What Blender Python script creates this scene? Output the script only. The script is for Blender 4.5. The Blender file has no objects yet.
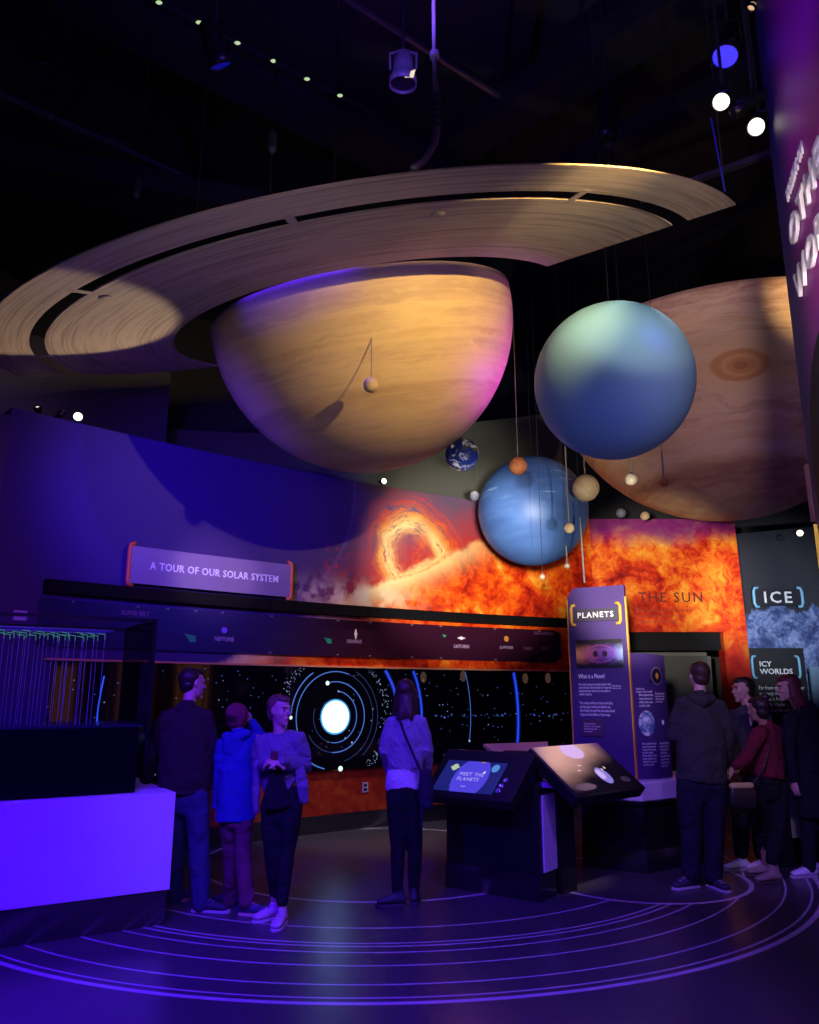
import bpy, bmesh, math, random
from math import sin, cos, pi, radians as R, sqrt, exp
from mathutils import Vector as V, Matrix, noise as mnoise
random.seed(7)
SC = bpy.context.scene
COL = SC.collection

# ---------------------------------------------------------------- camera
F, HC = 780.0, 1.62
TH = math.atan(182/780.0)
CT, ST = cos(TH), sin(TH)
def ray(px, py):
    x = (px-409.5)/F; y = -(py-512)/F
    return V((x, CT-ST*y, ST+CT*y))
def at(px, py, Y):
    r = ray(px, py); t = Y/r.y
    return V((r.x*t, Y, HC+r.z*t))
def atz(px, py, z):
    r = ray(px, py); t = (z-HC)/r.z
    return V((r.x*t, r.y*t, z))
cd = bpy.data.cameras.new('camera'); cam = bpy.data.objects.new('camera', cd); COL.objects.link(cam)
cam.location = (0, 0, HC); cam.rotation_euler = (pi/2+TH, 0, 0)
cd.sensor_fit = 'HORIZONTAL'; cd.sensor_width = 36; cd.lens = F/819*36; cd.clip_end = 100; cd.clip_start = .05
SC.camera = cam
SC.view_settings.view_transform = 'Standard'; SC.view_settings.look = 'None'
SC.view_settings.gamma = 1; SC.view_settings.use_curve_mapping = False
SC.view_settings.exposure = 0.0

# ---------------------------------------------------------------- node helpers
def lin(v):
    v /= 255.0
    return v/12.92 if v <= .04045 else ((v+.055)/1.055)**2.4
def c(r, g, b): return (lin(r), lin(g), lin(b), 1)
class S:
    def __init__(s, g, k): s.g = g; s.k = k
    def __add__(s, o): return s.g.m('ADD', s, o)
    __radd__ = __add__
    def __sub__(s, o): return s.g.m('SUBTRACT', s, o)
    def __rsub__(s, o): return s.g.m('SUBTRACT', o, s)
    def __mul__(s, o): return s.g.m('MULTIPLY', s, o)
    __rmul__ = __mul__
    def __truediv__(s, o): return s.g.m('DIVIDE', s, o)
    def __neg__(s): return s.g.m('MULTIPLY', s, -1.0)
    def __pow__(s, o): return s.g.m('POWER', s, o)
class G:
    def __init__(self, name):
        self.mat = bpy.data.materials.new(name); self.mat.use_nodes = True
        self.nt = self.mat.node_tree; self.nt.nodes.clear()
        self.o = self.nt.nodes.new('ShaderNodeOutputMaterial')
        self.b = self.nt.nodes.new('ShaderNodeBsdfPrincipled')
        self.nt.links.new(self.b.outputs[0], self.o.inputs[0])
    def put(self, sock, v):
        if isinstance(v, S): self.nt.links.new(v.k, sock)
        elif v is not None: sock.default_value = v
    def m(self, op, *a):
        n = self.nt.nodes.new('ShaderNodeMath'); n.operation = op
        for i, x in enumerate(a): self.put(n.inputs[i], x)
        return S(self, n.outputs[0])
    def sm(self, x, a, b, lo=0.0, hi=1.0):
        n = self.nt.nodes.new('ShaderNodeMapRange'); n.interpolation_type = 'SMOOTHSTEP'
        self.put(n.inputs[0], x); n.inputs[1].default_value = min(a, b); n.inputs[2].default_value = max(a, b)
        if a > b: lo, hi = hi, lo
        n.inputs[3].default_value = lo; n.inputs[4].default_value = hi
        return S(self, n.outputs[0])
    def gauss(self, x, w):
        q = x/w
        return self.m('EXPONENT', -(q*q))
    def vec(self, x, y, z):
        n = self.nt.nodes.new('ShaderNodeCombineXYZ')
        for i, v in enumerate((x, y, z)): self.put(n.inputs[i], v)
        return S(self, n.outputs[0])
    def sep(self, v):
        n = self.nt.nodes.new('ShaderNodeSeparateXYZ'); self.put(n.inputs[0], v)
        return [S(self, q) for q in n.outputs]
    def coord(self, which='Object'):
        n = self.nt.nodes.new('ShaderNodeTexCoord'); return S(self, n.outputs[which])
    def noise(self, vec, scale=1, detail=4, rough=.5, dist=0):
        n = self.nt.nodes.new('ShaderNodeTexNoise'); self.put(n.inputs['Vector'], vec)
        n.inputs['Scale'].default_value = scale; n.inputs['Detail'].default_value = detail
        n.inputs['Roughness'].default_value = rough; n.inputs['Distortion'].default_value = dist
        return S(self, n.outputs[0])
    def voro(self, vec, scale, feature='F1'):
        n = self.nt.nodes.new('ShaderNodeTexVoronoi'); n.feature = feature; self.put(n.inputs['Vector'], vec)
        n.inputs['Scale'].default_value = scale
        return S(self, n.outputs['Distance'])
    def mix(self, f, a, b):
        n = self.nt.nodes.new('ShaderNodeMix'); n.data_type = 'RGBA'; n.clamp_factor = True
        self.put(n.inputs[0], f); self.put(n.inputs[6], a); self.put(n.inputs[7], b)
        return S(self, n.outputs[2])
    def ramp(self, f, stops, interp='LINEAR'):
        n = self.nt.nodes.new('ShaderNodeValToRGB'); self.put(n.inputs[0], f); cr = n.color_ramp; cr.interpolation = interp
        cr.elements[0].position = stops[0][0]; cr.elements[0].color = stops[0][1]
        cr.elements[1].position = stops[-1][0]; cr.elements[1].color = stops[-1][1]
        for p, q in stops[1:-1]:
            e = cr.elements.new(p); e.color = q
        return S(self, n.outputs[0])
    def out(self, col=None, rough=.6, metal=0, spec=.5, em=None, ems=0, bump=None, bs=.3, bd=.02, alpha=None, trans=None, sheen=None):
        b = self.b.inputs
        self.put(b['Base Color'], col); self.put(b['Roughness'], rough); self.put(b['Metallic'], metal)
        b['Specular IOR Level'].default_value = spec
        if em is not None: self.put(b['Emission Color'], em); self.put(b['Emission Strength'], ems)
        if alpha is not None: self.put(b['Alpha'], alpha)
        if trans is not None: b['Transmission Weight'].default_value = trans
        if sheen is not None: b['Sheen Weight'].default_value = sheen
        if bump is not None:
            n = self.nt.nodes.new('ShaderNodeBump'); n.inputs['Strength'].default_value = bs; n.inputs['Distance'].default_value = bd
            self.put(n.inputs['Height'], bump); self.nt.links.new(n.outputs[0], b['Normal'])
        return self.mat
def plain(name, col, rough=.6, metal=0, spec=.5, vary=.12, scale=6, bump=0):
    g = G(name); n = g.noise(g.coord(), scale, 4)
    d = tuple(x*(1-vary) for x in col[:3])+(1,); l = tuple(min(1, x*(1+vary)) for x in col[:3])+(1,)
    return g.out(g.mix(n, d, l), rough, metal, spec, bump=n if bump else None, bs=bump, bd=.01)
def glow(name, col, st):
    g = G(name); return g.out((0.01, 0.01, 0.01, 1), .5, em=col, ems=st)
def cloth(name, col, scale=40, fold=7, vary=.25, rough=.9):
    g = G(name); o = g.coord(); n = g.noise(o, fold, 3, .55, .6); w = g.noise(o, scale*4, 2)
    d = tuple(x*(1-vary) for x in col[:3])+(1,); l = tuple(min(1, x*(1+vary)) for x in col[:3])+(1,)
    return g.out(g.mix(w*.6+n*.4, d, l), rough, 0, .2, bump=n*1.0+w*.05, bs=.9, bd=.06)

# ---------------------------------------------------------------- mesh helpers
def link(name, verts, faces, mat, parent=None, smooth=False, uv=None, bevel=0, mats=None, fm=None):
    me = bpy.data.meshes.new(name); me.from_pydata([tuple(v) for v in verts], [], faces)
    for q in (mats or [mat]): me.materials.append(q)
    if fm:
        for p, k in zip(me.polygons, fm): p.material_index = k
    if uv:
        l = me.uv_layers.new(name='UVMap')
        for p in me.polygons:
            for li in p.loop_indices: l.data[li].uv = uv[me.loops[li].vertex_index]
    bm = bmesh.new(); bm.from_mesh(me)
    if not uv: bmesh.ops.recalc_face_normals(bm, faces=bm.faces)
    if bevel: bmesh.ops.bevel(bm, geom=[e for e in bm.edges if e.is_manifold], offset=bevel, segments=2, affect='EDGES', profile=.5)
    bm.to_mesh(me); bm.free()
    if smooth:
        for p in me.polygons: p.use_smooth = True
    o = bpy.data.objects.new(name, me); COL.objects.link(o)
    if parent: put_under(o, parent)
    return o
def world_of(o):
    m = o.matrix_basis.copy()
    return world_of(o.parent) @ o.matrix_parent_inverse @ m if o.parent else m
def put_under(o, parent):
    o.parent = parent
    o.matrix_parent_inverse = world_of(parent).inverted()
def empty(name, loc):
    o = bpy.data.objects.new(name, None); COL.objects.link(o); o.location = loc; o.empty_display_size = .1
    return o
def tag(o, label, cat, group=None, kind=None):
    o['label'] = label; o['category'] = cat
    if group: o['group'] = group
    if kind: o['kind'] = kind
    return o
def struct(o): o['kind'] = 'structure'; return o
class MB:
    def __init__(s): s.v = []; s.f = []; s.m = []; s.cm = 0
    def add(s, v, f):
        n = len(s.v); s.v += [V(q) for q in v]; s.f += [[i+n for i in q] for q in f]; s.m += [s.cm]*len(f)
        return s
    def box(s, lo, hi, M=None):
        x0, y0, z0 = lo; x1, y1, z1 = hi
        v = [V(p) for p in ((x0,y0,z0),(x1,y0,z0),(x1,y1,z0),(x0,y1,z0),(x0,y0,z1),(x1,y0,z1),(x1,y1,z1),(x0,y1,z1))]
        if M: v = [M @ p for p in v]
        return s.add(v, [(0,3,2,1),(4,5,6,7),(0,1,5,4),(1,2,6,5),(2,3,7,6),(3,0,4,7)])
    def prism(s, poly, z0, z1):
        n = len(poly)
        v = [V((x,y,z0)) for x,y in poly]+[V((x,y,z1)) for x,y in poly]
        return s.add(v, [list(range(n))[::-1], [n+i for i in range(n)]]+[(i,(i+1)%n,n+(i+1)%n,n+i) for i in range(n)])
    def slab(s, quad, th):
        q = [V(p) for p in quad]; n = (q[1]-q[0]).cross(q[3]-q[0]).normalized()*th; k = len(q)
        return s.add(q+[p-n for p in q], [list(range(k)), [k+i for i in range(k)][::-1]]+[(i,k+i,k+(i+1)%k,(i+1)%k) for i in range(k)])
    def tube(s, pts, r, n=8, cap=True):
        pts = [V(p) for p in pts]; rr = r if isinstance(r, (list, tuple)) else [r]*len(pts)
        rings = []; prev = None
        for i, p in enumerate(pts):
            t = (pts[min(i+1, len(pts)-1)]-pts[max(i-1, 0)]).normalized()
            a = prev if prev else (V((0,0,1)) if abs(t.z) < .9 else V((1,0,0)))
            u = (a-t*a.dot(t)).normalized(); w = t.cross(u); prev = u
            rings.append([p+(u*cos(2*pi*k/n)+w*sin(2*pi*k/n))*rr[i] for k in range(n)])
        v = [q for g in rings for q in g]; f = []
        for i in range(len(pts)-1):
            for k in range(n): f.append((i*n+k, i*n+(k+1)%n, (i+1)*n+(k+1)%n, (i+1)*n+k))
        if cap: f += [list(range(n))[::-1], [(len(pts)-1)*n+k for k in range(n)]]
        return s.add(v, f)
    def lathe(s, prof, n=32, M=None, close=True):
        v = []; f = []
        for r, z in prof:
            for k in range(n): v.append(V((r*cos(2*pi*k/n), r*sin(2*pi*k/n), z)))
        m = len(prof)
        for i in range(m-1):
            for k in range(n): f.append((i*n+k, i*n+(k+1)%n, (i+1)*n+(k+1)%n, (i+1)*n+k))
        if close: f += [list(range(n))[::-1], [(m-1)*n+k for k in range(n)]]
        if M: v = [M @ q for q in v]
        return s.add(v, f)
    def sphere(s, p, r, n=16, M=None):
        rx, ry, rz = (r, r, r) if not isinstance(r, (tuple, list)) else r
        v = [V((0,0,rz))]; f = []; m = n//2
        for i in range(1, m):
            a = pi*i/m
            for k in range(n): b = 2*pi*k/n; v.append(V((rx*sin(a)*cos(b), ry*sin(a)*sin(b), rz*cos(a))))
        v.append(V((0,0,-rz))); L = len(v)-1
        for k in range(n):
            f.append((0, 1+k, 1+(k+1)%n)); f.append((L, L-n+(k+1)%n, L-n+k))
        for i in range(m-2):
            for k in range(n): f.append((1+i*n+k, 1+(i+1)*n+k, 1+(i+1)*n+(k+1)%n, 1+i*n+(k+1)%n))
        if M: v = [M @ q for q in v]
        return s.add([q+V(p) for q in v], f)
    def build(s, name, mat, parent=None, smooth=False, bevel=0, mats=None):
        return link(name, s.v, s.f, mat, parent, smooth, bevel=bevel, mats=mats, fm=s.m if mats else None)
def frame(o, x, z):
    """matrix with origin o, x axis along x, z axis close to z"""
    x = V(x).normalized(); z = V(z); z = (z-x*z.dot(x)).normalized(); y = z.cross(x)
    M = Matrix((( x.x, y.x, z.x, o[0]), (x.y, y.y, z.y, o[1]), (x.z, y.z, z.z, o[2]), (0,0,0,1)))
    return M
def text(name, s, o, right, up, w, h, mat, parent=None, ext=.002, align='CENTER', space=1.0, off=0.0, bend=None):
    """lettering as a mesh fitted to width w and height h, o = centre (or left middle)"""
    cu = bpy.data.curves.new(name, 'FONT'); cu.body = s; cu.align_x = 'LEFT'; cu.resolution_u = 2; cu.space_character = space
    cu.extrude = 0.5; cu.offset = off
    t = bpy.data.objects.new(name, cu); COL.objects.link(t)
    dg = bpy.context.evaluated_depsgraph_get(); me = bpy.data.meshes.new_from_object(t.evaluated_get(dg))
    bpy.data.objects.remove(t)
    xs = [v.co.x for v in me.vertices]; ys = [v.co.y for v in me.vertices]
    x0, x1, y0, y1 = min(xs), max(xs), min(ys), max(ys)
    right = V(right).normalized(); up = V(up).normalized(); n = right.cross(up)
    for v in me.vertices:
        a = (v.co.x-x0)/(x1-x0)*w - (w/2 if align == 'CENTER' else 0); b = (v.co.y-y0)/(y1-y0)*h - h/2
        d = (v.co.z+.5)*ext
        v.co = bend(a, b, d) if bend else V(o)+right*a+up*b+n*d
    me.materials.clear(); me.materials.append(mat); me.name = name
    ob = bpy.data.objects.new(name, me); COL.objects.link(ob)
    if parent: put_under(ob, parent)
    return ob
def ring_mesh(r0, r1, a0, a1, n, fn, th=0):
    """flat annulus sector; fn maps (x,y,d) to world; thickness th"""
    v = []; f = []
    for i in range(n+1):
        a = a0+(a1-a0)*i/n
        for r, d in ((r0,0),(r1,0),(r1,th),(r0,th)): v.append(fn(r*cos(a), r*sin(a), d))
    for i in range(n):
        b = i*4
        for k in range(4): f.append((b+k, b+(k+1)%4, b+4+(k+1)%4, b+4+k))
    f += [(0,3,2,1), (n*4, n*4+1, n*4+2, n*4+3)]
    return v, f
def spot(name, loc, target, watts, col, angle=40, blend=.6, size=.08):
    l = bpy.data.lights.new(name, 'SPOT'); l.energy = watts; l.color = col; l.spot_size = R(angle); l.spot_blend = blend; l.shadow_soft_size = size
    o = bpy.data.objects.new(name, l); COL.objects.link(o); o.location = loc
    d = V(target)-V(loc); o.rotation_euler = d.to_track_quat('-Z', 'Y').to_euler()
    return o
# ================================================================ materials of the room
M_black = plain('black_paint', (.005,.005,.006,1), .6, scale=3, spec=.12)
M_ceil = plain('ceiling_paint', (.03,.03,.035,1), .8, scale=.7, vary=.4)
M_duct = plain('dark_duct', (.022,.022,.026,1), .7, spec=.2, vary=.4, scale=2)
M_gal = plain('grey_conduit', (.2,.2,.22,1), .4, metal=.7, vary=.3)
M_steel = None
g = G('brushed_steel'); o = g.coord(); x, y, z = g.sep(o)
n = g.noise(g.vec(x*60, y*60, z*2), 1, 3); M_steel = g.out(g.mix(n, (.13,.125,.14,1), (.20,.19,.21,1)), .16, .95, bump=n, bs=.02)
M_white = plain('white_laminate', (.75,.74,.76,1), .45, vary=.03)
M_orange = plain('orange_trim', c(235,110,60), .5, vary=.05)
M_gold = plain('gold_trim', c(220,160,50), .45, vary=.06)
M_paleblue = plain('pale_blue_trim', c(130,190,225), .5, vary=.05)
M_letter = plain('white_lettering', (.85,.84,.86,1), .5, vary=.02)
M_maroon = plain('maroon_paint', c(60,20,45), .6)
M_darkgrey = plain('dark_grey_wall', (.032,.032,.034,1), .8, scale=.6, vary=.25)

# ---------------------------------------------------------------- floor
CX, CY = -.3, 8.82
g = G('inlaid_floor'); X, Y, Z = g.sep(g.coord())
def rad(cx, cy):
    a = X-cx; b = Y-cy
    return g.m('SQRT', a*a+b*b)
r = rad(CX, CY); r8 = rad(-.32, 8.54); rc = rad(2.1, 7.66)
def line(rr, r0, w): return g.sm(g.m('ABSOLUTE', rr-r0), w*.5+.004, w*.5-.004)
L = line(r, 4.14, .042)
for q, w in ((4.06,.018),(3.86,.018),(3.54,.018),(3.29,.018),(3.165,.020),(3.10,.020),(2.75,.020)): L = g.m('MAXIMUM', L, line(r, q, w))
L = L*g.sm(rc, .91, .93)
L = g.m('MAXIMUM', L, line(rc, .93, .04))
L = g.m('MAXIMUM', L, line(r8, 1.76, .04))
nz = g.noise(g.coord(), 1.3, 5, .6); n2 = g.noise(g.coord(), 14, 4, .6)
base = g.mix(nz, (.045,.043,.050,1), (.075,.072,.082,1))
scuff = g.sm(g.noise(g.coord(), 3.1, 6, .7, 1.2), .62, .75)
base = g.mix(scuff*.35, base, (.12,.12,.13,1))
M_floor = g.out(g.mix(L, base, (.55,.53,.58,1)), g.m('ADD', n2*.14, .24), 0, .5)
mb = MB(); mb.box((-14,-6,-.1),(14,20,0)); fl = struct(mb.build('floor', M_floor))

# ---------------------------------------------------------------- ceiling and far walls
mb = MB(); mb.box((-14,-6,9.0),(14,20,9.1)); struct(mb.build('ceiling', M_ceil))
mb = MB(); n = 40
pts = []
for i in range(n+1):
    a = R(200)-R(220)*i/n
    pts.append((2.0+13*cos(a), 3.5+12.5*sin(a)))
v = []; f = []
for p in pts: v += [V((p[0],p[1],0)), V((p[0],p[1],9))]
for p in pts: v += [V((2+(p[0]-2)*1.02,3.5+(p[1]-3.5)*1.02,0)), V((2+(p[0]-2)*1.02,3.5+(p[1]-3.5)*1.02,9))]
k = 2*(n+1)
for i in range(n):
    f.append((2*i,2*i+2,2*i+3,2*i+1)); f.append((k+2*i,k+2*i+1,k+2*i+3,k+2*i+2)); f.append((2*i,k+2*i,k+2*i+2,2*i+2)); f.append((2*i+1,2*i+3,k+2*i+3,k+2*i+1))
f += [(0,1,k+1,k), (2*n,k+2*n,k+2*n+1,2*n+1)]
mb.add(v, f); struct(mb.build('wall_back', M_darkgrey, smooth=False))
# grey drum-shaped wall seen above the mural, behind the great ringed planet
mb = MB()
def curvewall(pts, z0, z1, th):
    q = MB(); v = []; f = []; m = len(pts)
    for i, p in enumerate(pts):
        a = V(pts[max(i-1,0)]); b = V(pts[min(i+1,m-1)]); t = (b-a).normalized(); nn = V((-t.y, t.x))
        for w in (0, th):
            for z in (z0, z1): v.append(V((p[0]+nn.x*w, p[1]+nn.y*w, z)))
    for i in range(m-1):
        b = 4*i; f += [(b,b+4,b+5,b+1),(b+2,b+3,b+7,b+6),(b,b+2,b+6,b+4),(b+1,b+5,b+7,b+3)]
    f += [(0,1,3,2),(4*m-4,4*m-2,4*m-1,4*m-3)]
    q.add(v, f); return q
M_greywall = plain('grey_green_wall', (.10,.10,.085,1), .85, scale=.5, vary=.2)
w2 = [(-6.5+i*.5, 12.4+1.0*sin(i*.18)) for i in range(19)]
struct(curvewall(w2, 0, 6.2, .15).build('wall_north', M_greywall))
M_mauvewall = plain('mauve_grey_wall', (.09,.08,.09,1), .85, scale=.5, vary=.2)
struct(curvewall([(-8.5,8.2),(-6.5,9.4),(-4.9,10.6),(-3.8,11.6)], 0, 6.6, .15).build('wall_west', M_mauvewall))

# ---------------------------------------------------------------- curved mural wall
def WY(x): return 10.694+.6404*x-.0456*x*x
def WS(x, _c={}):
    # arc length measured from X=-1.02
    k = round(x, 4)
    if k not in _c:
        n = 40; s = 0; a = -1.02
        for i in range(n):
            xm = a+(x-a)*(i+.5)/n; s += sqrt(1+(.6404-.0912*xm)**2)*(x-a)/n
        _c[k] = s
    return _c[k]
def WX(s):
    a, b = -8, 6
    for _ in range(40):
        m = (a+b)/2
        if WS(m) < s: a = m
        else: b = m
    return (a+b)/2
def wn(x):
    d = .6404-.0912*x; n = V((d, -1, 0)).normalized(); return n
def W(x, z, off=0.0):
    return V((x, WY(x), z))+wn(x)*off
_WX = [(-6+i*.01) for i in range(1101)]
_WSv = [WS(x) for x in _WX]
def WXf(s):
    import bisect
    i = max(1, min(len(_WX)-1, bisect.bisect(_WSv, s)))
    a = (s-_WSv[i-1])/(_WSv[i]-_WSv[i-1]); return _WX[i-1]+a*(_WX[i]-_WX[i-1])
def Ws(s, z, off=0.0): return W(WXf(s), z, off)
def wall_band(name, s0, s1, z0, z1, o0, o1, mat, parent=None, n=48, uv=True, shape=None):
    """solid strip that follows the mural wall between arc lengths s0..s1; o0 front offset, o1 back offset"""
    v = []; f = []; uvs = []
    for i in range(n+1):
        s = s0+(s1-s0)*i/n
        za, zb = (z0, z1) if not shape else shape(s)
        for off, z in ((o0,za),(o0,zb),(o1,zb),(o1,za)): v.append(Ws(s, z, off)); uvs.append((s, z))
    for i in range(n):
        b = 4*i
        for k in range(4): f.append((b+k, b+4+k, b+4+(k+1)%4, b+(k+1)%4))
    f += [(0,1,2,3), (4*n,4*n+3,4*n+2,4*n+1)]
    return link(name, v, f, mat, parent, False, uv=uvs if uv else None)
sL, sR = WS(-4.0), WS(2.87)
def sunfire(g, vec, sc=1.0):
    a = g.noise(vec, 2.0*sc, 8, .58, .7); b = g.noise(vec, 7*sc, 6, .65, 1.0)
    f = a*.62+b*.38
    col = g.ramp(f, [(.30,c(70,6,4)),(.40,c(170,24,6)),(.48,c(228,62,8)),(.56,c(250,110,14)),(.64,c(255,170,50)),(.75,c(255,226,150))])
    return col, f
g = G('sun_mural_print'); uv = g.coord('UV'); u, v_, _ = g.sep(uv)
wob = (g.noise(uv, 3.0, 5, .6)-.5)
zl = u*.5+2.73-(u*u)*.018+wob*.10
d = zl-v_                                    # depth below the solar limb
# background of the print: violet night, ringed planet's round shadow painted in faintly
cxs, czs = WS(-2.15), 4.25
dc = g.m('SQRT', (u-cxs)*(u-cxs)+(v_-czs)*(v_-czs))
bgc = g.mix(g.noise(uv, .8, 3), c(58,34,108), c(72,46,122))
bgc = g.mix(g.sm(u, -1.6, 1.0), bgc, c(104,86,112))
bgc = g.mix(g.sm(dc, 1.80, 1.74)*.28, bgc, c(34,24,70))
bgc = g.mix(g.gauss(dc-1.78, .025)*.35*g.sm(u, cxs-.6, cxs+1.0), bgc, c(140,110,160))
# red haze close to the limb
haze = g.sm(d+wob*.6, -1.0, .15)
haze = haze*g.sm(u, -1.3, .6)
bgc = g.mix(haze*haze*.9, bgc, c(200,40,14))
fc, ff = sunfire(g, uv, 1.0)
# body of the sun: darker blobs away from the limb, yellow white edge
body = g.mix(g.gauss(d-.03, .26)*g.sm(u, 3.0, 1.4, .30, 1.0), fc, c(255,226,150))
col = g.mix(g.sm(d+wob*.25, -.05, .10), bgc, body)
# big loop prominence
uu = g.noise(g.vec(u+9, v_, 0), 2.6, 5, .6)-.5; vv = g.noise(g.vec(u, v_+5, 3), 2.6, 5, .6)-.5
lx = (u-1.36+(v_-3.5)*.22+uu*.30)/.62; lz = (v_-3.36+vv*.30)/.74
q = g.m('SQRT', lx*lx+lz*lz)
strand = g.noise(g.vec(q*9, g.m('ARCTAN2', lz, lx)*1.2, 0), 1.6, 5, .7, .3)
q = q+g.sm(d, .0, .3)*3.0
lo = g.gauss(q-.82, .22)
lo2 = g.gauss(q-1.0, .42)
col = g.mix(lo2*g.sm(strand, .30, .70)*.95, col, c(236,66,10))
col = g.mix(lo*g.sm(strand, .28, .58), col, c(255,190,84))
col = g.mix(g.gauss(q-.78, .13)*.6*g.sm(strand,.3,.6), col, c(255,236,170))
fx = (u-.35)/.75; fz = (v_-2.86)/.17
col = g.mix(g.m('EXPONENT', -(fx*fx+fz*fz))*g.sm(g.noise(uv, 5, 5), .38, .58), col, c(255,238,190))
# second, right-hand foot of plumes
lx2 = (u-1.72+uu*.25)/.42; lz2 = (v_-3.45+vv*.25)/.62; q2 = g.m('SQRT', lx2*lx2+lz2*lz2)+g.sm(d, .0, .3)*3.0
col = g.mix(g.gauss(q2-.85, .22)*g.sm(strand, .35, .75)*.75, col, c(246,100,22))
# small flame at the left
fx = (u-.12)/.16; fz = (v_-3.28)/.16
col = g.mix(g.m('EXPONENT', -(fx*fx+fz*fz))*g.sm(g.noise(uv, 9, 4), .5, .62), col, c(235,60,40))
# lower part, beneath the shelf: dull red on the right, violet on the left
low = g.sm(v_, 1.2, .9)
col = g.mix(low*.72, col, g.mix(g.sm(u, -2.2, -.2), c(40,22,70), c(92,26,12)))
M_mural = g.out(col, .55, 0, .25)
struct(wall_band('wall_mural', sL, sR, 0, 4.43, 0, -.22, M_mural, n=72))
# left end return of the wall
mb = MB(); a = W(-4.0, 0, 0)
mb.prism([(a.x,a.y),(a.x-.02,a.y+.3),(a.x-1.6,a.y-.3),(a.x-1.5,a.y-.62)], 0, 4.35); struct(mb.build('wall_left', plain('violet_wall', c(58,44,92), .6)))
# steel skirting
struct(wall_band('baseboard_mural', sL, sR, 0, .20, .02, 0, M_steel, uv=False))

# ---------------------------------------------------------------- the sun panel
g = G('sun_surface_print'); uv = g.coord('UV'); u, v_, _ = g.sep(uv)
vec = g.vec(u+20, v_, 4); fc, ff = sunfire(g, vec, .95)
top = g.sm(v_+g.noise(vec, 1.6, 5)*.9, 4.35, 4.85)
bright = g.sm(v_, 2.2, 3.4)
fc = g.mix(bright*.30*g.sm(ff, .45, .62), fc, c(255,190,60))
fc = g.mix(g.sm(v_, 3.1, 2.0)*.80, fc, c(150,16,16))
fc = g.mix(top*.85, fc, c(110,30,120))
M_sunpanel = g.out(fc, .6, 0, .2)
poly = [(2.88,0),(2.88,4.42),(5.33,4.42),(5.36,0)]
op = (3.18,4.98,0,2.58)                           # opening of the alcove
def panel_with_hole(name, mat, Y, th, outer, hole):
    (a0,_),(b0,b1),(c0,c1),(d0,_) = outer; h0,h1,_,hz = hole
    v = []; uvs = []
    P = [(a0,0),(h0,0),(h0,hz),(h1,hz),(h1,0),(d0,0),(c0,c1),(h1,c1),(h0,c1),(b0,b1),(a0,hz),(d0,hz)]
    for yy in (Y, Y+th):
        for p in P: v.append((p[0],yy,p[1])); uvs.append(p)
    F_ = [(0,1,2,10),(10,2,8,9),(2,3,7,8),(3,11,6,7),(4,5,11,3)]
    f = [q for q in F_]+[tuple(12+i for i in q[::-1]) for q in F_]
    ed = [0,1,2,3,4,5,11,6,7,8,9,10]
    for i in range(12):
        a, b = ed[i], ed[(i+1)%12]; f.append((b, a, a+12, b+12))
    return link(name, v, f, mat, None, uv=uvs)
wsun = struct(panel_with_hole('wall_sun', M_sunpanel, 12.5, .25, poly, op))
mb = MB(); mb.box((3.18,12.62,2.30),(4.98,12.8,2.58)); struct(mb.build('trim_1', M_black))
mb = MB(); mb.box((3.18,13.4,0),(4.98,13.5,2.6)); struct(mb.build('wall_alcove', plain('alcove_dark', (.02,.02,.022,1), .6)))
# dark glass case inside the alcove with a faint curved diagram
ca = empty('alcove_display_case', (4.1,13.1,0)); tag(ca, 'dark display case set into the opening below the words THE SUN', 'display case')
mb = MB(); mb.box((3.4,12.95,.9),(4.85,13.35,2.22)); mb.build('case_back', plain('case_grey', (.05,.055,.05,1), .35), ca)
mb = MB(); mb.box((3.35,12.85,0),(4.9,13.35,.9)); mb.build('base', M_black, ca)
mb = MB()
for a, b in (((3.35,12.9,.9),(3.41,12.96,2.28)),((4.84,12.9,.9),(4.9,12.96,2.28)),((3.35,12.9,2.22),(4.9,12.96,2.28))): mb.box(a, b)
mb.build('frame', plain('case_frame', (.08,.08,.075,1), .5), ca)
mb = MB(); pts = [V((3.75+.16*cos(t)*(1+t*.05), 12.93, 1.9+.13*sin(t))) for t in [i*.3-2.2 for i in range(14)]]
pts += [V((3.62,12.93,1.68))]; mb.tube(pts, .008, 6); mb.build('drawn_curve', plain('chalk_line', (.4,.42,.42,1), .7), ca)
mb = MB(); mb.box((4.60,12.86,2.40),(4.85,12.9,2.47)); gl = mb.build('exit_light', glow('green_glow', (.02,.5,.12,1), .6)); tag(gl, 'faint green light under the top edge of the dark alcove', 'light')
tx = text('wall_title', 'THE SUN', V((4.18,12.49,3.13)), (1,0,0), (0,0,1), 1.02, .16, plain('sun_title', c(96,36,30), .6), wsun, .01, space=1.25)
tx = text('wall_paragraph', 'The Sun is our closest star\nthe center of our solar\nsystem and its light', V((3.62,12.497,2.83)), (1,0,0), (0,0,1), .92, .26, plain('sun_text', c(150,60,30), .6), wsun, .003, align='LEFT')

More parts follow.
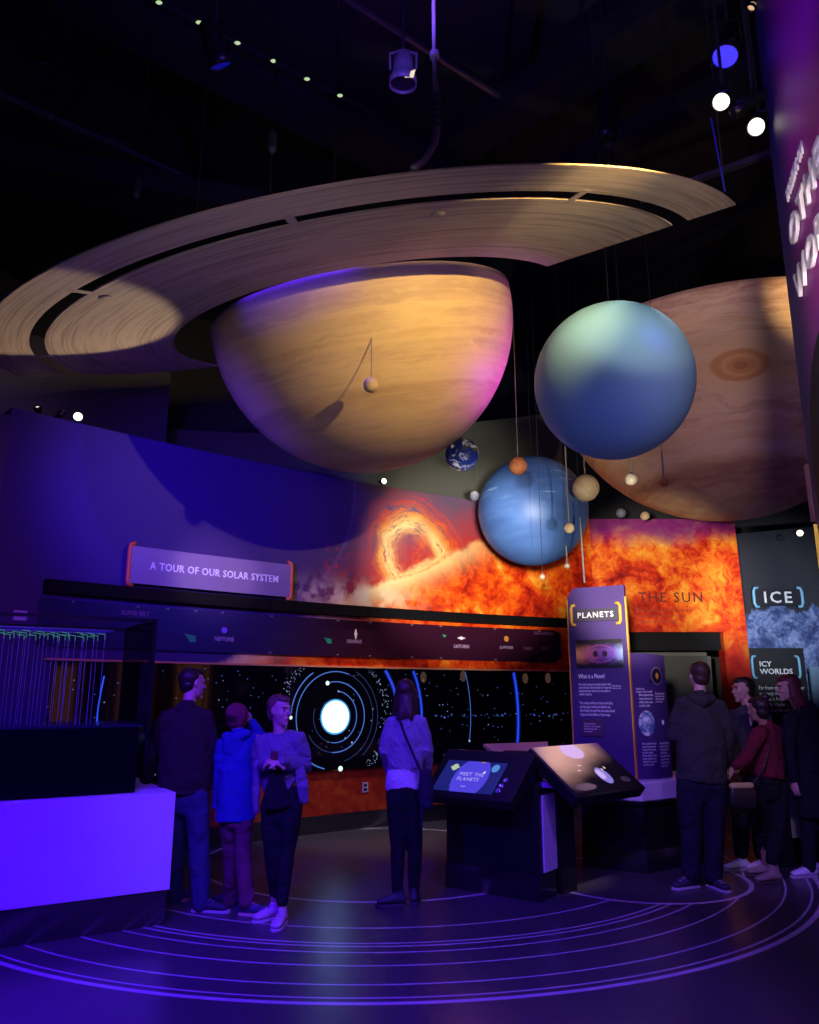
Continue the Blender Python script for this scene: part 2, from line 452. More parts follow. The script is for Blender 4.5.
# ---------------------------------------------------------------- ice wall on the right
g = G('ice_mural_print'); uv = g.coord('UV'); u, v_, _ = g.sep(uv)
ridge = g.noise(g.vec(u, 0, 0), 2.1, 5, .6)*1.0+2.45+u*.06
m = g.sm(v_-ridge, .03, -.03)
a = g.noise(uv, 3.2, 9, .68, .6); b = g.noise(uv, 15, 6, .7)
ice = g.ramp(a*.6+b*.4, [(.3,c(24,30,60)),(.46,c(70,86,136)),(.56,c(128,146,196)),(.7,c(196,208,236))])
col = g.mix(m, g.mix(g.noise(uv, 1, 3), c(44,44,52), c(58,58,64)), ice)
M_ice = g.out(col, .6, 0, .2, bump=b, bs=.2)
vv_ = []; ff_ = []; uu_ = []; n = 24
for i in range(n+1):
    x = 5.45+i*.16; y = 13.1-.02*(i*.16)**2
    for off in (0, .2):
        for z in (0, 4.28+.045*i*.16*2): vv_.append((x, y+off, z)); uu_.append((x-5.4, z))
for i in range(n):
    b_ = 4*i; ff_ += [(b_,b_+4,b_+5,b_+1),(b_+2,b_+3,b_+7,b_+6),(b_+1,b_+5,b_+7,b_+3)]
ff_ += [(0,1,3,2),(4*n,4*n+2,4*n+3,4*n+1)]
struct(link('wall_ice', vv_, ff_, M_ice, uv=uu_))
# ================================================================ things on the mural wall
def bendw(s0, z0, off=0.0):
    return lambda a, b, d: Ws(s0+a, z0+b, off+d)
def sz(X, z): return WS(X), z
# dark shelf ledge
led = empty('wall_ledge', W(-.6, 2.6, .1)); tag(led, 'long black ledge running along the mural above the display screens', 'ledge')
cuts = [WS(-3.66), WS(-1.75), WS(-.62), WS(-.1), WS(1.1), WS(2.42)]
for i in range(5): wall_band('ledge_board', cuts[i]+.006, cuts[i+1]-.006, 2.60, 2.73, .14, 0, M_black, led, n=8, uv=False)
# translucent label band below the ledge
g = G('label_band_acrylic'); uv = g.coord('UV'); u, v_, _ = g.sep(uv)
colb = g.mix(g.sm(u, -1.8, .6), c(44,34,100), c(58,18,44))
tr = g.nt.nodes.new('ShaderNodeBsdfTransparent'); mx = g.nt.nodes.new('ShaderNodeMixShader'); mx.inputs[0].default_value = .78
g.out(colb, .35, 0, .4); g.nt.links.new(tr.outputs[0], mx.inputs[1]); g.nt.links.new(g.b.outputs[0], mx.inputs[2]); g.nt.links.new(mx.outputs[0], g.o.inputs[0])
sB0, sB1 = WS(-3.68), WS(2.25)
band = empty('label_band', W(-.6, 2.3, .05)); tag(band, 'long maroon and violet label strip with planet names under the black ledge', 'label strip')
def bshape(s):
    t = (s-sB0)/(sB1-sB0)
    lo = 2.08+.0*t; hi = 2.55
    e = (sB1-s)
    if e < .12: lo = 2.08+(.12-e)*.5; hi = 2.55-(.12-e)*.3
    return lo, hi
wall_band('strip', sB0, sB1, 2.08, 2.55, .05, .03, g.mat, band, n=60, shape=bshape)
M_pin = plain('steel_pin', (.7,.7,.72,1), .3, metal=.8)
M_labelw = plain('label_print', c(200,170,205), .6)
M_labeld = plain('label_print_dim', c(150,90,140), .6)
for nm, X, z, w in (('KUIPER BELT',-2.96,2.46,.30),('NEPTUNE',-2.16,2.235,.24),('URANUS',-.74,2.28,.22),('SATURN',.70,2.27,.26),('JUPITER',1.38,2.27,.24),('EARTH-MOON',1.98,2.50,.34),('MARS',1.72,2.27,.15),('VENUS',2.0,2.28,.15)):
    s_ = WS(X); text('planet_name', nm, None, (1,0,0), (0,0,1), w, .048, M_labelw if X > -2.5 and X < 1.5 else M_labeld, band, .003, bend=bendw(s_, z, .051))
def disc(name, s, z, r, mat, parent, off=.051, th=.006, n=16, sq=1.0):
    mb = MB(); v = []
    for d in (0, th):
        for k in range(n): v.append(Ws(s+r*cos(2*pi*k/n), z+r*sq*sin(2*pi*k/n), off+d))
    mb.add(v, [list(range(n)), list(range(n, 2*n))[::-1]]+[(k, n+k, n+(k+1)%n, (k+1)%n) for k in range(n)])
    return mb.build(name, mat, parent)
M_icb = plain('icon_violet', c(150,90,235), .5); M_icw = plain('icon_white', c(240,235,240), .5); M_ico = plain('icon_orange', c(220,150,60), .5); M_icg = plain('icon_green', c(40,170,110), .5)
disc('planet_icon', WS(-2.165), 2.335, .035, M_icb, band)
disc('planet_icon', WS(1.38), 2.40, .04, M_ico, band)
disc('planet_icon', WS(.70), 2.385, .026, M_icw, band); disc('ring_icon', WS(.70), 2.385, .065, M_icw, band, sq=.22)
disc('planet_icon', WS(-.725), 2.375, .024, M_icw, band, sq=1.3); disc('ring_icon', WS(-.725), 2.375, .016, M_icw, band, sq=4.2)
for X, z, q in ((-2.48,2.235,1),(-1.06,2.28,.8),(.45,2.41,.4)):
    # little green paper-like shape
    s_ = WS(X); mb = MB(); P = [(-.075,.04),(.06,.02),(.07,-.05),(.0,-.055)]
    v = [Ws(s_+a*q, z+b*q, .051) for a, b in P]+[Ws(s_+a*q, z+b*q, .06) for a, b in P]
    mb.add(v, [(0,1,2,3),(7,6,5,4),(0,4,5,1),(1,5,6,2),(2,6,7,3),(3,7,4,0)]); mb.build('comet_icon', M_icg, band)
for X in (-3.45,-2.95,-2.7,-2.45,-2.2,-1.7,-.95,-.55,-.0,.4,1.2,1.9):
    for z in ((2.53,) if X < -2 else (2.10, 2.53)):
        mb = MB(); mb.tube([W(X, z, .04), W(X, z, .085)], .009, 8); mb.build('standoff_pin', M_pin, band)
# small pointed standoffs under the band, holding the bright rail over the screens
rail = wall_band('screen_rail', WS(-3.6), WS(2.42), 1.945, 1.965, .06, 0, plain('rail_brass', c(225,160,110), .5), None, n=48, uv=False)
tag(rail, 'thin pale rail along the top edge of the dark display screens', 'rail')

# ---- sign with orange end brackets
sg = empty('title_sign', W(-2.3, 2.95, .1)); tag(sg, 'mauve sign reading A TOUR OF OUR SOLAR SYSTEM between orange end brackets', 'sign')
s0, s1 = WS(-3.06), WS(-1.53)
wall_band('sign_board', s0, s1, 2.77, 3.17, .12, .09, plain('sign_mauve', c(132,112,150), .5), sg, n=12, uv=False)
for s_ in (s0, s1):
    mb = MB(); k = 1 if s_ == s0 else -1
    pts = [Ws(s_+k*.05, 2.74, .11), Ws(s_, 2.755, .11), Ws(s_-k*.01, 2.80, .11), Ws(s_-k*.01, 3.14, .11), Ws(s_, 3.185, .11), Ws(s_+k*.05, 3.20, .11)]
    mb.tube(pts, .024, 8); mb.build('end_bracket', M_orange, sg, True)
for s_ in (s0+.2, (s0+s1)/2, s1-.2):
    mb = MB(); mb.tube([Ws(s_, 2.97, 0), Ws(s_, 2.97, .095)], .02, 8); mb.build('standoff', M_black, sg)
text('lettering', 'A TOUR OF OUR SOLAR SYSTEM', None, (1,0,0), (0,0,1), (s1-s0)*.80, .085, plain('sign_letter', (.95,.93,.95,1), .5), sg, .012, bend=bendw((s0+s1)/2+.02, 2.975, .121), space=1.1, off=.012)
# wall socket plates
for X, z, lb in ((-3.79,2.36,'small lilac wall box left of the black ledge'),):
    mb = MB(); mb.slab([W(X-.045,z-.05,.03),W(X+.045,z-.05,.03),W(X+.045,z+.05,.03),W(X-.045,z+.05,.03)], .03)
    o_ = mb.build('wall_box', plain('lilac_box', c(190,150,240), .5), None, bevel=.008); tag(o_, lb, 'wall box')
sk = empty('power_outlet', W(-.56,.48,.01)); tag(sk, 'small pale power outlet low on the red part of the mural', 'power outlet')
mb = MB(); mb.slab([W(-.595,.42,.012),W(-.525,.42,.012),W(-.525,.54,.012),W(-.595,.54,.012)], .012); mb.build('cover_plate', plain('outlet_plate', (.35,.33,.35,1), .4), sk, bevel=.003)
for z in (.455,.505):
    mb = MB(); mb.slab([W(-.578,z-.015,.014),W(-.542,z-.015,.014),W(-.542,z+.015,.014),W(-.578,z+.015,.014)], .003); mb.build('socket', M_black, sk)

# ---- the long dark glass display with the solar system
dis = empty('orbit_display', W(-.6, 1.3, .05)); tag(dis, 'long dark glass display wall with glowing orbits around a white sun', 'display screen')
g = G('display_glass'); uv = g.coord('UV'); n = g.noise(uv, 5, 4)
M_glass = g.out(g.mix(n, (.0015,.0015,.004,1), (.004,.003,.008,1)), .06, 0, .6)
edges = [WS(-3.55)+i*(WS(2.40)-WS(-3.55))/6 for i in range(7)]
for i in range(6): wall_band('screen_panel', edges[i]+.004, edges[i+1]-.004, .72, 1.94, .05, 0, M_glass, dis, n=8)
M_sun = glow('screen_sun_white', (.32,.56,1,1), 3.6); M_halo = glow('screen_halo', (.05,.35,.8,1), .9)
M_orb = glow('orbit_blue', (.08,.22,.8,1), .75); M_orbd = glow('orbit_dim', (.04,.09,.35,1), .35); M_star = glow('star_white', (.45,.6,1,1), .6); M_starb = glow('star_blue', (.12,.25,1,1), .8)
M_blue = glow('arc_blue', (.02,.10,1,1), 1.1); M_bhalo = glow('arc_glow', (.005,.02,.55,1), .45)
sc_, zc_ = WS(-.95), 1.345
OF = .0505
disc('sun_disc', sc_, zc_, .195, M_sun, dis, OF+.001, .002, 48)
def arc(name, s, z, r, a0, a1, w, mat, off=OF, parent=None, clip=True):
    n = max(8, int(abs(a1-a0)/4)); mb = MB(); run = []
    for i in range(n+1):
        a = R(a0+(a1-a0)*i/n); zz = z+r*sin(a)
        if .73 < zz < 1.935 or not clip: run.append(a)
        elif run: break
    if len(run) < 2: return
    v = []; f = []
    for a in run:
        for rr, d in ((r-w/2,0),(r+w/2,0),(r+w/2,.002),(r-w/2,.002)): v.append(Ws(s+rr*cos(a), z+rr*sin(a), off+d))
    for i in range(len(run)-1):
        b = 4*i
        for k in range(4): f.append((b+k, b+(k+1)%4, b+4+(k+1)%4, b+4+k))
    mb.add(v, f); return mb.build(name, mat, parent or dis)
arc('sun_halo', sc_, zc_, .205, 0, 360, .02, M_halo)
for r_, a0, a1, w_, m_ in ((.31,83,-100,.010,M_orb),(.31,-100,-200,.008,M_orbd),(.425,107,-95,.011,M_orb),(.425,-95,-150,.008,M_orbd),
    (.55,200,70,.011,M_orb),(.55,70,-75,.007,M_orbd),(.625,180,122,.013,M_orb),(.625,-128,-82,.014,M_orb),(.625,62,-50,.007,M_orbd)):
    arc('orbit_line', sc_, zc_, r_, a0, a1, w_, m_)
for a_, r_, q, m_ in ((83,.31,.012,M_star),(107,.425,.027,0),(180,.625,.022,0),(-82,.625,.032,0),(-52,.40,.012,M_star),(-60,.30,.010,M_star)):
    disc('planet_dot', sc_+r_*cos(R(a_)), zc_+r_*sin(R(a_)), q, m_ or glow('planet_dot_glow', (.7,.95,.85,1), 1.2), dis, OF+.002, .002, 14)
for r_, w_, lo_ in ((.935,.016,-40),(1.31,.015,-40),(2.11,.007,-10),(2.915,.018,-14)):
    n0 = 40
    arc('orbit_arc', sc_, zc_, r_, n0, lo_, w_, M_blue if r_ != 2.11 else M_orb, OF+.001) if False else None
    za = math.degrees(math.asin(min(.99, .575/r_)))
    arc('orbit_arc', sc_, zc_, r_, za, -za if r_ != 2.11 else -9, w_, M_blue if r_ != 2.11 else M_orb, OF+.001)
    if r_ != 2.11: arc('orbit_glow', sc_, zc_, r_, za, -za, w_*3.6, M_bhalo, OF)
disc('planet_dot', sc_+2.08, .995, .016, M_star, dis, OF+.002, .002, 12)
arc('orbit_arc', sc_, zc_, 2.915, 168, 192, .014, M_blue, OF+.001)
# dim figures of planets shown on the far right screens
for X, z in ((.16,1.84),(.72,1.86),(1.66,1.84),(2.02,1.85)):
    disc('moon_picture', WS(X), z, .05, glow('dim_peach', (.5,.28,.18,1), .10), dis, OF, .001, 14, sq=1.5)
# asteroid belt and stars: uncountable specks on the glass, one part
rnd = random.Random(3)
def specks(name, pts, mat):
    mb = MB()
    for s_, z, q in pts:
        if not .74 < z < 1.925: continue
        v = [Ws(s_+a*q, z+b*q, OF+.002) for a, b in ((-1,0),(0,-1),(1,0),(0,1))]+[Ws(s_, z, OF+.004)]
        mb.add(v, [(0,1,4),(1,2,4),(2,3,4),(3,0,4),(3,2,1,0)])
    o_ = mb.build(name, mat, dis); o_['kind'] = 'stuff'; return o_
belt = []
for k in range(420):
    a = rnd.uniform(0, 2*pi); r_ = .77+rnd.gauss(0, .028)
    if 205 < math.degrees(a) < 250: continue
    belt.append((sc_+r_*cos(a), zc_+r_*sin(a), rnd.uniform(.003,.008)))
specks('asteroid_specks', belt, glow('belt_white', (.42,.60,1,1), .6))
st = [(rnd.uniform(edges[0]+.05, edges[-1]-.05), rnd.uniform(.76,1.9), rnd.choice((.004,.004,.005,.008))) for k in range(130)]
specks('star_specks', st, M_star)
st = [(rnd.uniform(WS(.3), edges[-1]-.05), rnd.gauss(1.33,.012), rnd.uniform(.004,.010)) for k in range(40)]+[(rnd.uniform(edges[0], edges[-1]-.05), rnd.uniform(.76,1.9), .006) for k in range(90)]
specks('blue_star_specks', st, M_starb)
# orange door frame edge to the right of the screens and mullion
mb_ = wall_band('screen_edge_post', WS(2.43), WS(2.56), 0, 2.55, .05, .003, plain('amber_edge', c(190,90,20), .5), None, n=2, uv=False)
tag(mb_, 'narrow amber vertical strip at the right end of the display screens', 'edge strip')

# amber exhibit panels opposite the display, beyond the right of the view (mirrored in its glass)
M_amber = glow('amber_backlit', (1,.32,.03,1), .55)
for k, (x, y) in enumerate(((4.9,5.6),(5.3,4.6),(5.9,3.3))):
    e = empty('amber_display_panel', (x, y, 0)); tag(e, 'tall amber backlit panel mirrored in the dark display glass', 'display panel', 'amber panels opposite the screens')
    d = V((.45, -.9, 0)).normalized(); nn = V((-d.y, d.x, 0))
    mb = MB(); q = [V((x,y,.9))-d*.25, V((x,y,.9))+d*.25, V((x,y,2.3))+d*.25, V((x,y,2.3))-d*.25]; mb.slab(q, .05); mb.build('light_panel', M_amber, e)
    mb = MB(); q = [p+nn*.16 for p in (V((x,y,0))-d*.30, V((x,y,0))+d*.30, V((x,y,2.45))+d*.30, V((x,y,2.45))-d*.30)]; mb.slab(q, .06); mb.build('frame', M_black, e)
# ================================================================ hanging planets
M_string = plain('hanging_wire', (.16,.14,.12,1), .5, vary=.1)
CEIL = 9.0
def banded(name, stops, k, warp=.05, fine=.25, rough=.55, sc=1.0, extra=None):
    g = G(name); o = g.coord(); x, y, z = g.sep(o)
    w = g.noise(g.vec(x*1.0, y*1.0, z*3), 1.3*sc, 5, .6, .6)-.5
    t = z*k+w*warp
    f = g.noise(g.vec(0, 0, t), 1.0, 5, .62)
    w2 = g.noise(g.vec(x*1.1, y*1.1, z*7+w*3), 1.3*sc, 5, .6, .4)
    col = g.ramp(f*(1-fine)+w2*fine, stops)
    if extra: col = extra(g, col, x, y, z)
    return g.out(col, rough, 0, .2)
# ---- ringed planet
SATC = V((-.486, 7.5, 5.386)); RC = V((-.407, 7.5, 5.391)); SN = V((-.162, -.239, .957)).normalized()
e1 = V((0,1,0)).cross(SN).normalized(); e2 = SN.cross(e1)
sat = empty('ringed_planet', SATC); tag(sat, 'huge tan ringed planet hanging from the ceiling with broad striped rings', 'planet model')
M_sat = banded('tan_planet', [(.30,c(160,132,104)),(.42,c(188,156,118)),(.5,c(206,176,134)),(.58,c(180,150,122)),(.7,c(218,192,154))], 2.6, .10, .25)
def bowl(name, Rr, top, mat, n=96, m=56, under=None):
    """sphere of radius Rr cut flat at height top; local axes"""
    mb = MB(); a0 = math.acos(top/Rr); prof = [(.002, top)]+[(Rr*sin(a0)*k/4, top) for k in range(1, 4)]
    prof += [(Rr*sin(a0+(pi-a0-.004)*i/m), Rr*cos(a0+(pi-a0-.004)*i/m)) for i in range(m+1)]
    mb.lathe(prof[::-1], n); return mb.build(name, mat, None, True)
gl = bowl('globe', 1.554, .13, M_sat)
gl.matrix_basis = Matrix.Translation(SATC) @ Matrix(((e1.x,e2.x,SN.x,0),(e1.y,e2.y,SN.y,0),(e1.z,e2.z,SN.z,0),(0,0,0,1))); put_under(gl, sat)
g = G('ring_stripes'); o = g.coord(); x, y, z = g.sep(o)
rr = g.m('SQRT', x*x+y*y)
f1 = g.noise(g.vec(rr, 0, 0), 6, 8, .75); f2 = g.noise(g.vec(rr*15, g.m('ARCTAN2', y, x)*1.1, 0), 1.6, 5, .6)
col = g.ramp(f1*.62+f2*.38, [(.34,c(104,88,76)),(.44,c(150,132,114)),(.50,c(182,162,140)),(.56,c(136,120,106)),(.66,c(206,190,168))])
M_ring = g.out(col, .6, 0, .2)
RM = Matrix.Translation(RC) @ Matrix(((e1.x,e2.x,SN.x,0),(e1.y,e2.y,SN.y,0),(e1.z,e2.z,SN.z,0),(0,0,0,1)))
def rstart(r):
    P = [(2.0,152),(2.14,154.9),(3.22,176.4),(3.36,177.7),(3.85,180.3)]
    for i in range(len(P)-1):
        if r <= P[i+1][0] or i == len(P)-2:
            t = (r-P[i][0])/(P[i+1][0]-P[i][0]); return R(P[i][1]+t*(P[i+1][1]-P[i][1]))
def ringpart(name, r0, r1, nr=6, n=150):
    v = []; f = []; aE = R(360-35.6)
    for j, d in ((0, 0), (1, .012)):
        for k in range(nr+1):
            r = r0+(r1-r0)*k/nr; a0 = rstart(r)
            for i in range(n+1):
                a = a0+(aE-a0)*i/n; v.append((r*cos(a), r*sin(a), d))
    N = (nr+1)*(n+1)
    for k in range(nr):
        for i in range(n):
            q = (k*(n+1)+i, k*(n+1)+i+1, (k+1)*(n+1)+i+1, (k+1)*(n+1)+i); f.append(q); f.append(tuple(N+z for z in q[::-1]))
    for k in (0, nr):
        for i in range(n): a = k*(n+1)+i; f.append((a, a+1, a+1+N, a+N))
    for i in (0, n):
        for k in range(nr): a = k*(n+1)+i; b = a+n+1; f.append((a, b, b+N, a+N))
    ob = link(name, v, f, M_ring); ob.matrix_basis = RM; put_under(ob, sat); return ob
ringpart('outer_ring', 3.249, 3.62, 3); ringpart('inner_ring', 2.0, 3.125, 8)
M_brk = plain('ring_bracket_paint', c(150,132,118), .6)
for px, py in ((578,196),(290,219),(82,292),(43,357)):
    rv = ray(px, py); t = SN.dot(RC-V((0,0,HC)))/SN.dot(rv); P = V((0,0,HC))+rv*t; d = (P-RC).normalized()
    mb = MB(); sd = d.cross(SN)*.03; a = RC+d*3.09; b = RC+d*3.29
    mb.slab([a-sd-SN*.001, b-sd-SN*.001, b+sd-SN*.001, a+sd-SN*.001], .008); mb.build('ring_bracket', M_brk, sat)
for px, py in ((438,214),(105,297)):
    rv = ray(px, py); t = SN.dot(RC-V((0,0,HC)))/SN.dot(rv); P = V((0,0,HC))+rv*t
    mb = MB(); mb.lathe([(.001,-.01),(.045,-.01),(.05,0),(.001,0)], 16, Matrix.Translation(P) @ SN.to_track_quat('Z','Y').to_matrix().to_4x4()); mb.build('mounting_plate', M_brk, sat, True)
M_dwire = plain('dark_wire', (.035,.035,.04,1), .7, spec=.1)
def wire(parent, p, top=CEIL, r=.005, name='suspension_cable', mat=None, lean=(0,0)):
    mb = MB(); mb.tube([p, (p[0]+lean[0], p[1]+lean[1], top)], r, 6); return mb.build(name, mat or M_string, parent)
def on_ring(px, py):
    rv = ray(px, py); t = SN.dot(RC-V((0,0,HC)))/SN.dot(rv); return V((0,0,HC))+rv*t+SN*.03
for (px, py) in ((134,239),(198,215),(271,196),(335,186),(725,192),(37,283)): wire(sat, on_ring(px, py), mat=M_dwire)
# top fittings: turnbuckles
for (px, py) in ((134,239),(271,196)):
    p = on_ring(px, py); mb = MB(); mb.tube([p+V((0,0,.25)), p+V((0,0,.28)), p+V((0,0,.38)), p+V((0,0,.41))], [.01,.025,.025,.01], 8); mb.build('turnbuckle', M_gal, sat)
# ---- giant banded planet
JC = V((3.837, 9.0, 5.70)); JR = 2.046
spot_dir = (at(741, 365, 7.1)-JC)
# point of the oval storm on the globe
def hit(C_, Rr, px, py):
    r_ = ray(px, py).normalized(); o_ = V((0,0,HC))-C_; b = o_.dot(r_); d = b*b-(o_.dot(o_)-Rr*Rr)
    return V((0,0,HC))+r_*(-b-sqrt(max(d, 0)))
J0 = hit(JC, JR, 741, 365)-JC
jr = J0.normalized(); jt = V((0,0,1)).cross(jr).normalized(); ju = jr.cross(jt)
def storm(g, col, x, y, z):
    a = x*jt.x+y*jt.y+z*jt.z; b = x*ju.x+y*ju.y+z*ju.z; f_ = x*jr.x+y*jr.y+z*jr.z
    w = g.noise(g.vec(x, y, z), 3.0, 5, .6)-.5
    q = g.m('SQRT', (a/.30)*(a/.30)+(b/.165)*(b/.165))+w*.35
    side = g.sm(f_, 1.2, 1.6)
    col = g.mix(g.sm(q, 1.9, 1.3)*side*.7, col, c(222,184,134))
    col = g.mix(g.sm(q, 1.05, .85)*side, col, c(204,142,84))
    col = g.mix(g.gauss(q-.55, .10)*side*.7, col, c(224,172,112))
    col = g.mix(g.sm(q, .30, .15)*side, col, c(184,118,68))
    return col
jst = [(.28,c(120,84,66)),(.40,c(172,126,92)),(.47,c(214,172,124)),(.53,c(226,192,150)),(.60,c(184,134,100)),(.72,c(222,186,146))]
M_jup = banded('banded_giant', jst, 1.35, .22, .25, sc=1.0, extra=storm)
jp = empty('banded_giant_planet', JC); tag(jp, 'giant brown and cream banded planet with an orange oval storm', 'planet model')
gj = bowl('globe', JR, -.07, M_jup); gj.location = JC; put_under(gj, jp)
for dx, dy in ((-1.2,0),(1.2,0),(0,1.2)): wire(jp, (JC.x+dx, JC.y+dy, JC.z-.07), r=.008, mat=M_dwire)
# ---- smaller planets
def planet(name, px, py, Y, rpx, mat, label, seg=48, wires=True, lean=(0,0), wr=.008, tilt=None, top=None):
    p = at(px, py, Y); k = (at(px+1, py, Y)-p).length; r = rpx*k*.985
    mb = MB(); mb.sphere((0,0,0), r, seg)
    o_ = mb.build(name, mat, None, True); o_.location = p
    if tilt: o_.rotation_euler = tilt
    tag(o_, label, 'planet model')
    if wires:
        # wire up to the ceiling: lit lower length coloured pale, the rest dark
        zt = at(px, top, Y).z if top else p.z+r*.95
        if top: q = MB(); q.tube([(p.x, p.y, p.z+r*.95), (p.x, p.y, zt)], wr, 6); q.build('rod_or_lit_wire', M_string, o_)
        q = MB(); q.tube([(p.x, p.y, zt), (p.x, p.y, CEIL)], .0025, 5); q.build('suspension_cable', M_dwire, o_)
    return o_, p, r
g = G('pale_cyan_planet'); o = g.coord(); x, y, z = g.sep(o); n = g.noise(o, 1.6, 4)
M_ura = g.out(g.mix(g.sm(z+(n-.5)*.5, -.5, .5), c(120,162,200), c(134,182,206)), .6, 0, .2)
planet('cyan_planet', 613.5, 381.5, 6.0, 79.5, M_ura, 'smooth pale cyan planet hanging in front of the giant banded one', 64)
g = G('deep_blue_planet'); o = g.coord(); x, y, z = g.sep(o); n = g.noise(g.vec(x, y, z*4), 2.2, 6, .6, .5)
st_ = g.sm(g.noise(g.vec(x*1.2, y*1.2, z*9), 2.4, 5, .6), .58, .72)*g.sm(z, -.25, .15)
col = g.mix(n, c(46,74,128), c(78,112,164)); col = g.mix(st_*.7, col, c(176,206,236))
ang = g.m('ARCTAN2', y, x); seam = g.m('ABSOLUTE', g.m('FRACT', ang*(6/6.28318)+.2)-.5); col = g.mix(g.sm(seam, .012, .004)*.5, col, c(30,50,110))
M_nep = g.out(col, .45, 0, .35)
planet('blue_planet', 533, 511, 8.8, 55.5, M_nep, 'deep blue planet with white streaks hanging before the sun mural', 64)
g = G('earth_globe'); o = g.coord(); n = g.noise(o, 9, 8, .62, .9); k = g.noise(o, 5, 5, .6, .2)
col = g.mix(g.sm(k, .54, .60), c(20,46,130), c(70,84,60)); col = g.mix(g.sm(n, .50, .62), col, c(235,238,245))
M_earth = g.out(col, .4)
planet('earth_globe', 462, 454.5, 7.9, 17, M_earth, 'small blue globe with swirling white clouds below the ringed planet', 32, top=432, wr=.005)
M_tan = banded('cream_moon', [(.3,c(150,124,90)),(.5,c(182,158,118)),(.7,c(202,182,144))], 9, .4, .5, sc=3)
M_rust = banded('rust_moon', [(.3,c(120,62,32)),(.5,c(164,92,50)),(.7,c(190,124,74))], 7, .4, .6, sc=3)
M_pale = plain('pale_moon', c(180,166,140), .6, vary=.12, scale=30)
M_greym = plain('grey_moon', c(110,112,130), .6, vary=.3, scale=20)
planet('rust_planet', 518, 466, 7.7, 9.3, M_rust, 'small rust orange ball hanging over the top of the blue planet', 24, top=320, wr=.004)
planet('cream_planet', 585.5, 488, 8.0, 13.8, M_tan, 'cream ball with faint stripes at the right edge of the blue planet', 32, top=453, tilt=(.5,.6,0))
mo, mp, mr = planet('small_moon', 371, 385, 6.17, 8, M_tan, 'small cream moon hanging in front of the ringed planet', 24, wires=False)
P0 = hit(SATC, 1.554, 373, 338); q = MB(); q.tube([mp+V((0,0,mr*.9)), (mp.x, P0.y, P0.z)], .004, 6); q.build('suspension_cable', M_string, mo)
for px, py, Y, rp, m, tp, lb in ((569,528,7.6,5.5,M_tan,446,'small cream moon on a long wire before the blue planet'),
    (631,479,6.75,6.2,M_pale,455,'pale moon on a short wire below the cyan planet'),
    (664,483,6.75,4.2,M_rust,452,'tiny orange moon hanging before the giant banded planet'),
    (542.5,577,7.9,2.8,M_pale,573,'tiny pale moon low under the blue planet, left of its twin'),
    (567,566,7.9,2.8,M_pale,546,'tiny pale moon on a wire at the lower right of the blue planet'),
    (474.5,496,9.3,5,M_greym,None,'dark small moon against the wall left of the blue planet'),
    (645,516,10.8,4.6,M_tan,None,'olive small moon just above the orange sun panel'),
    (621,513,10.9,5,M_greym,None,'dark grey moon in shadow above the orange sun panel')):
    planet('small_moon', px, py, Y, rp, m, lb, 20, top=tp)
# rod beside the blue planet
a = at(580, 517, 8.0); b = at(584.5, 583, 8.0); mb = MB(); mb.tube([a, b], .009, 6)
r_ = mb.build('rod_or_lit_wire', M_string); mb = MB(); mb.tube([a, (a.x, a.y, CEIL)], .0025, 5); mb.build('suspension_cable', M_dwire, r_); tag(r_, 'thin pale rod hanging at the right edge of the blue planet', 'rod')
# ================================================================ white block with glass case, left
A0 = V((-1.745, 6.15, 0)); dl = V((-.85,-.52,0)).normalized(); dn = V((-.52,.85,0)).normalized()   # along the front, inwards
def LB(a, b, z): return A0+dl*a+dn*b+V((0,0,z))
def lbox(mb, a0, a1, b0, b1, z0, z1): 
    P = [LB(a0,b0,0),LB(a1,b0,0),LB(a1,b1,0),LB(a0,b1,0)]
    mb.prism([(p.x,p.y) for p in P], z0, z1); return mb
pl = empty('display_plinth', LB(1.2,.5,0)); tag(pl, 'long white display block on a steel plinth, glowing violet at the left', 'display block')
lbox(MB(), .015, 3.4, .02, 1.3, 0, .235).build('steel_base', M_steel, pl, bevel=.004)
lbox(MB(), 0, 3.4, 0, 1.32, .235, .905).build('white_body', M_white, pl, bevel=.004)
gc = empty('glass_display_case', LB(1.3,.5,.905)); tag(gc, 'black framed glass case of hanging strands standing on the violet block', 'display case')
lbox(MB(), .27, 3.3, .12, 1.2, .907, 1.38).build('black_base', plain('gloss_black', (.003,.003,.004,1), .3, spec=.15), gc, bevel=.004)
g = G('case_glass')
tr = g.nt.nodes.new('ShaderNodeBsdfTransparent'); gs = g.nt.nodes.new('ShaderNodeBsdfGlossy'); gs.inputs['Roughness'].default_value = .02
mx = g.nt.nodes.new('ShaderNodeMixShader'); lw = g.nt.nodes.new('ShaderNodeFresnel'); lw.inputs[0].default_value = 1.35
g.nt.links.new(lw.outputs[0], mx.inputs[0]); g.nt.links.new(tr.outputs[0], mx.inputs[1]); g.nt.links.new(gs.outputs[0], mx.inputs[2]); g.nt.links.new(mx.outputs[0], g.o.inputs[0])
M_caseglass = g.mat
g0, g1, h0, h1 = .21, 3.25, .12, 1.15
lbox(MB(), g0, g1, h0, h0+.008, 1.38, 2.16).build('glass_pane', M_caseglass, gc)
lbox(MB(), g0, g0+.008, h0, h1, 1.38, 2.16).build('glass_pane', M_caseglass, gc)
for a in (g0, g1):
    for b in (h0, h1): lbox(MB(), a-.012, a+.012, b-.012, b+.012, 1.10 if a == g0 else 1.38, 2.185).build('frame_post', M_black, gc)
for b in (h0, h1): lbox(MB(), g0, g1, b-.012, b+.012, 2.165, 2.19).build('frame_rail', M_black, gc)
for a in (g0, g1): lbox(MB(), a-.012, a+.012, h0, h1, 2.165, 2.19).build('frame_rail', M_black, gc)
lbox(MB(), g0+.03, g1, h0+.03, h1, 1.381, 1.395).build('case_floor', plain('case_floor', (.02,.02,.05,1), .2), gc)
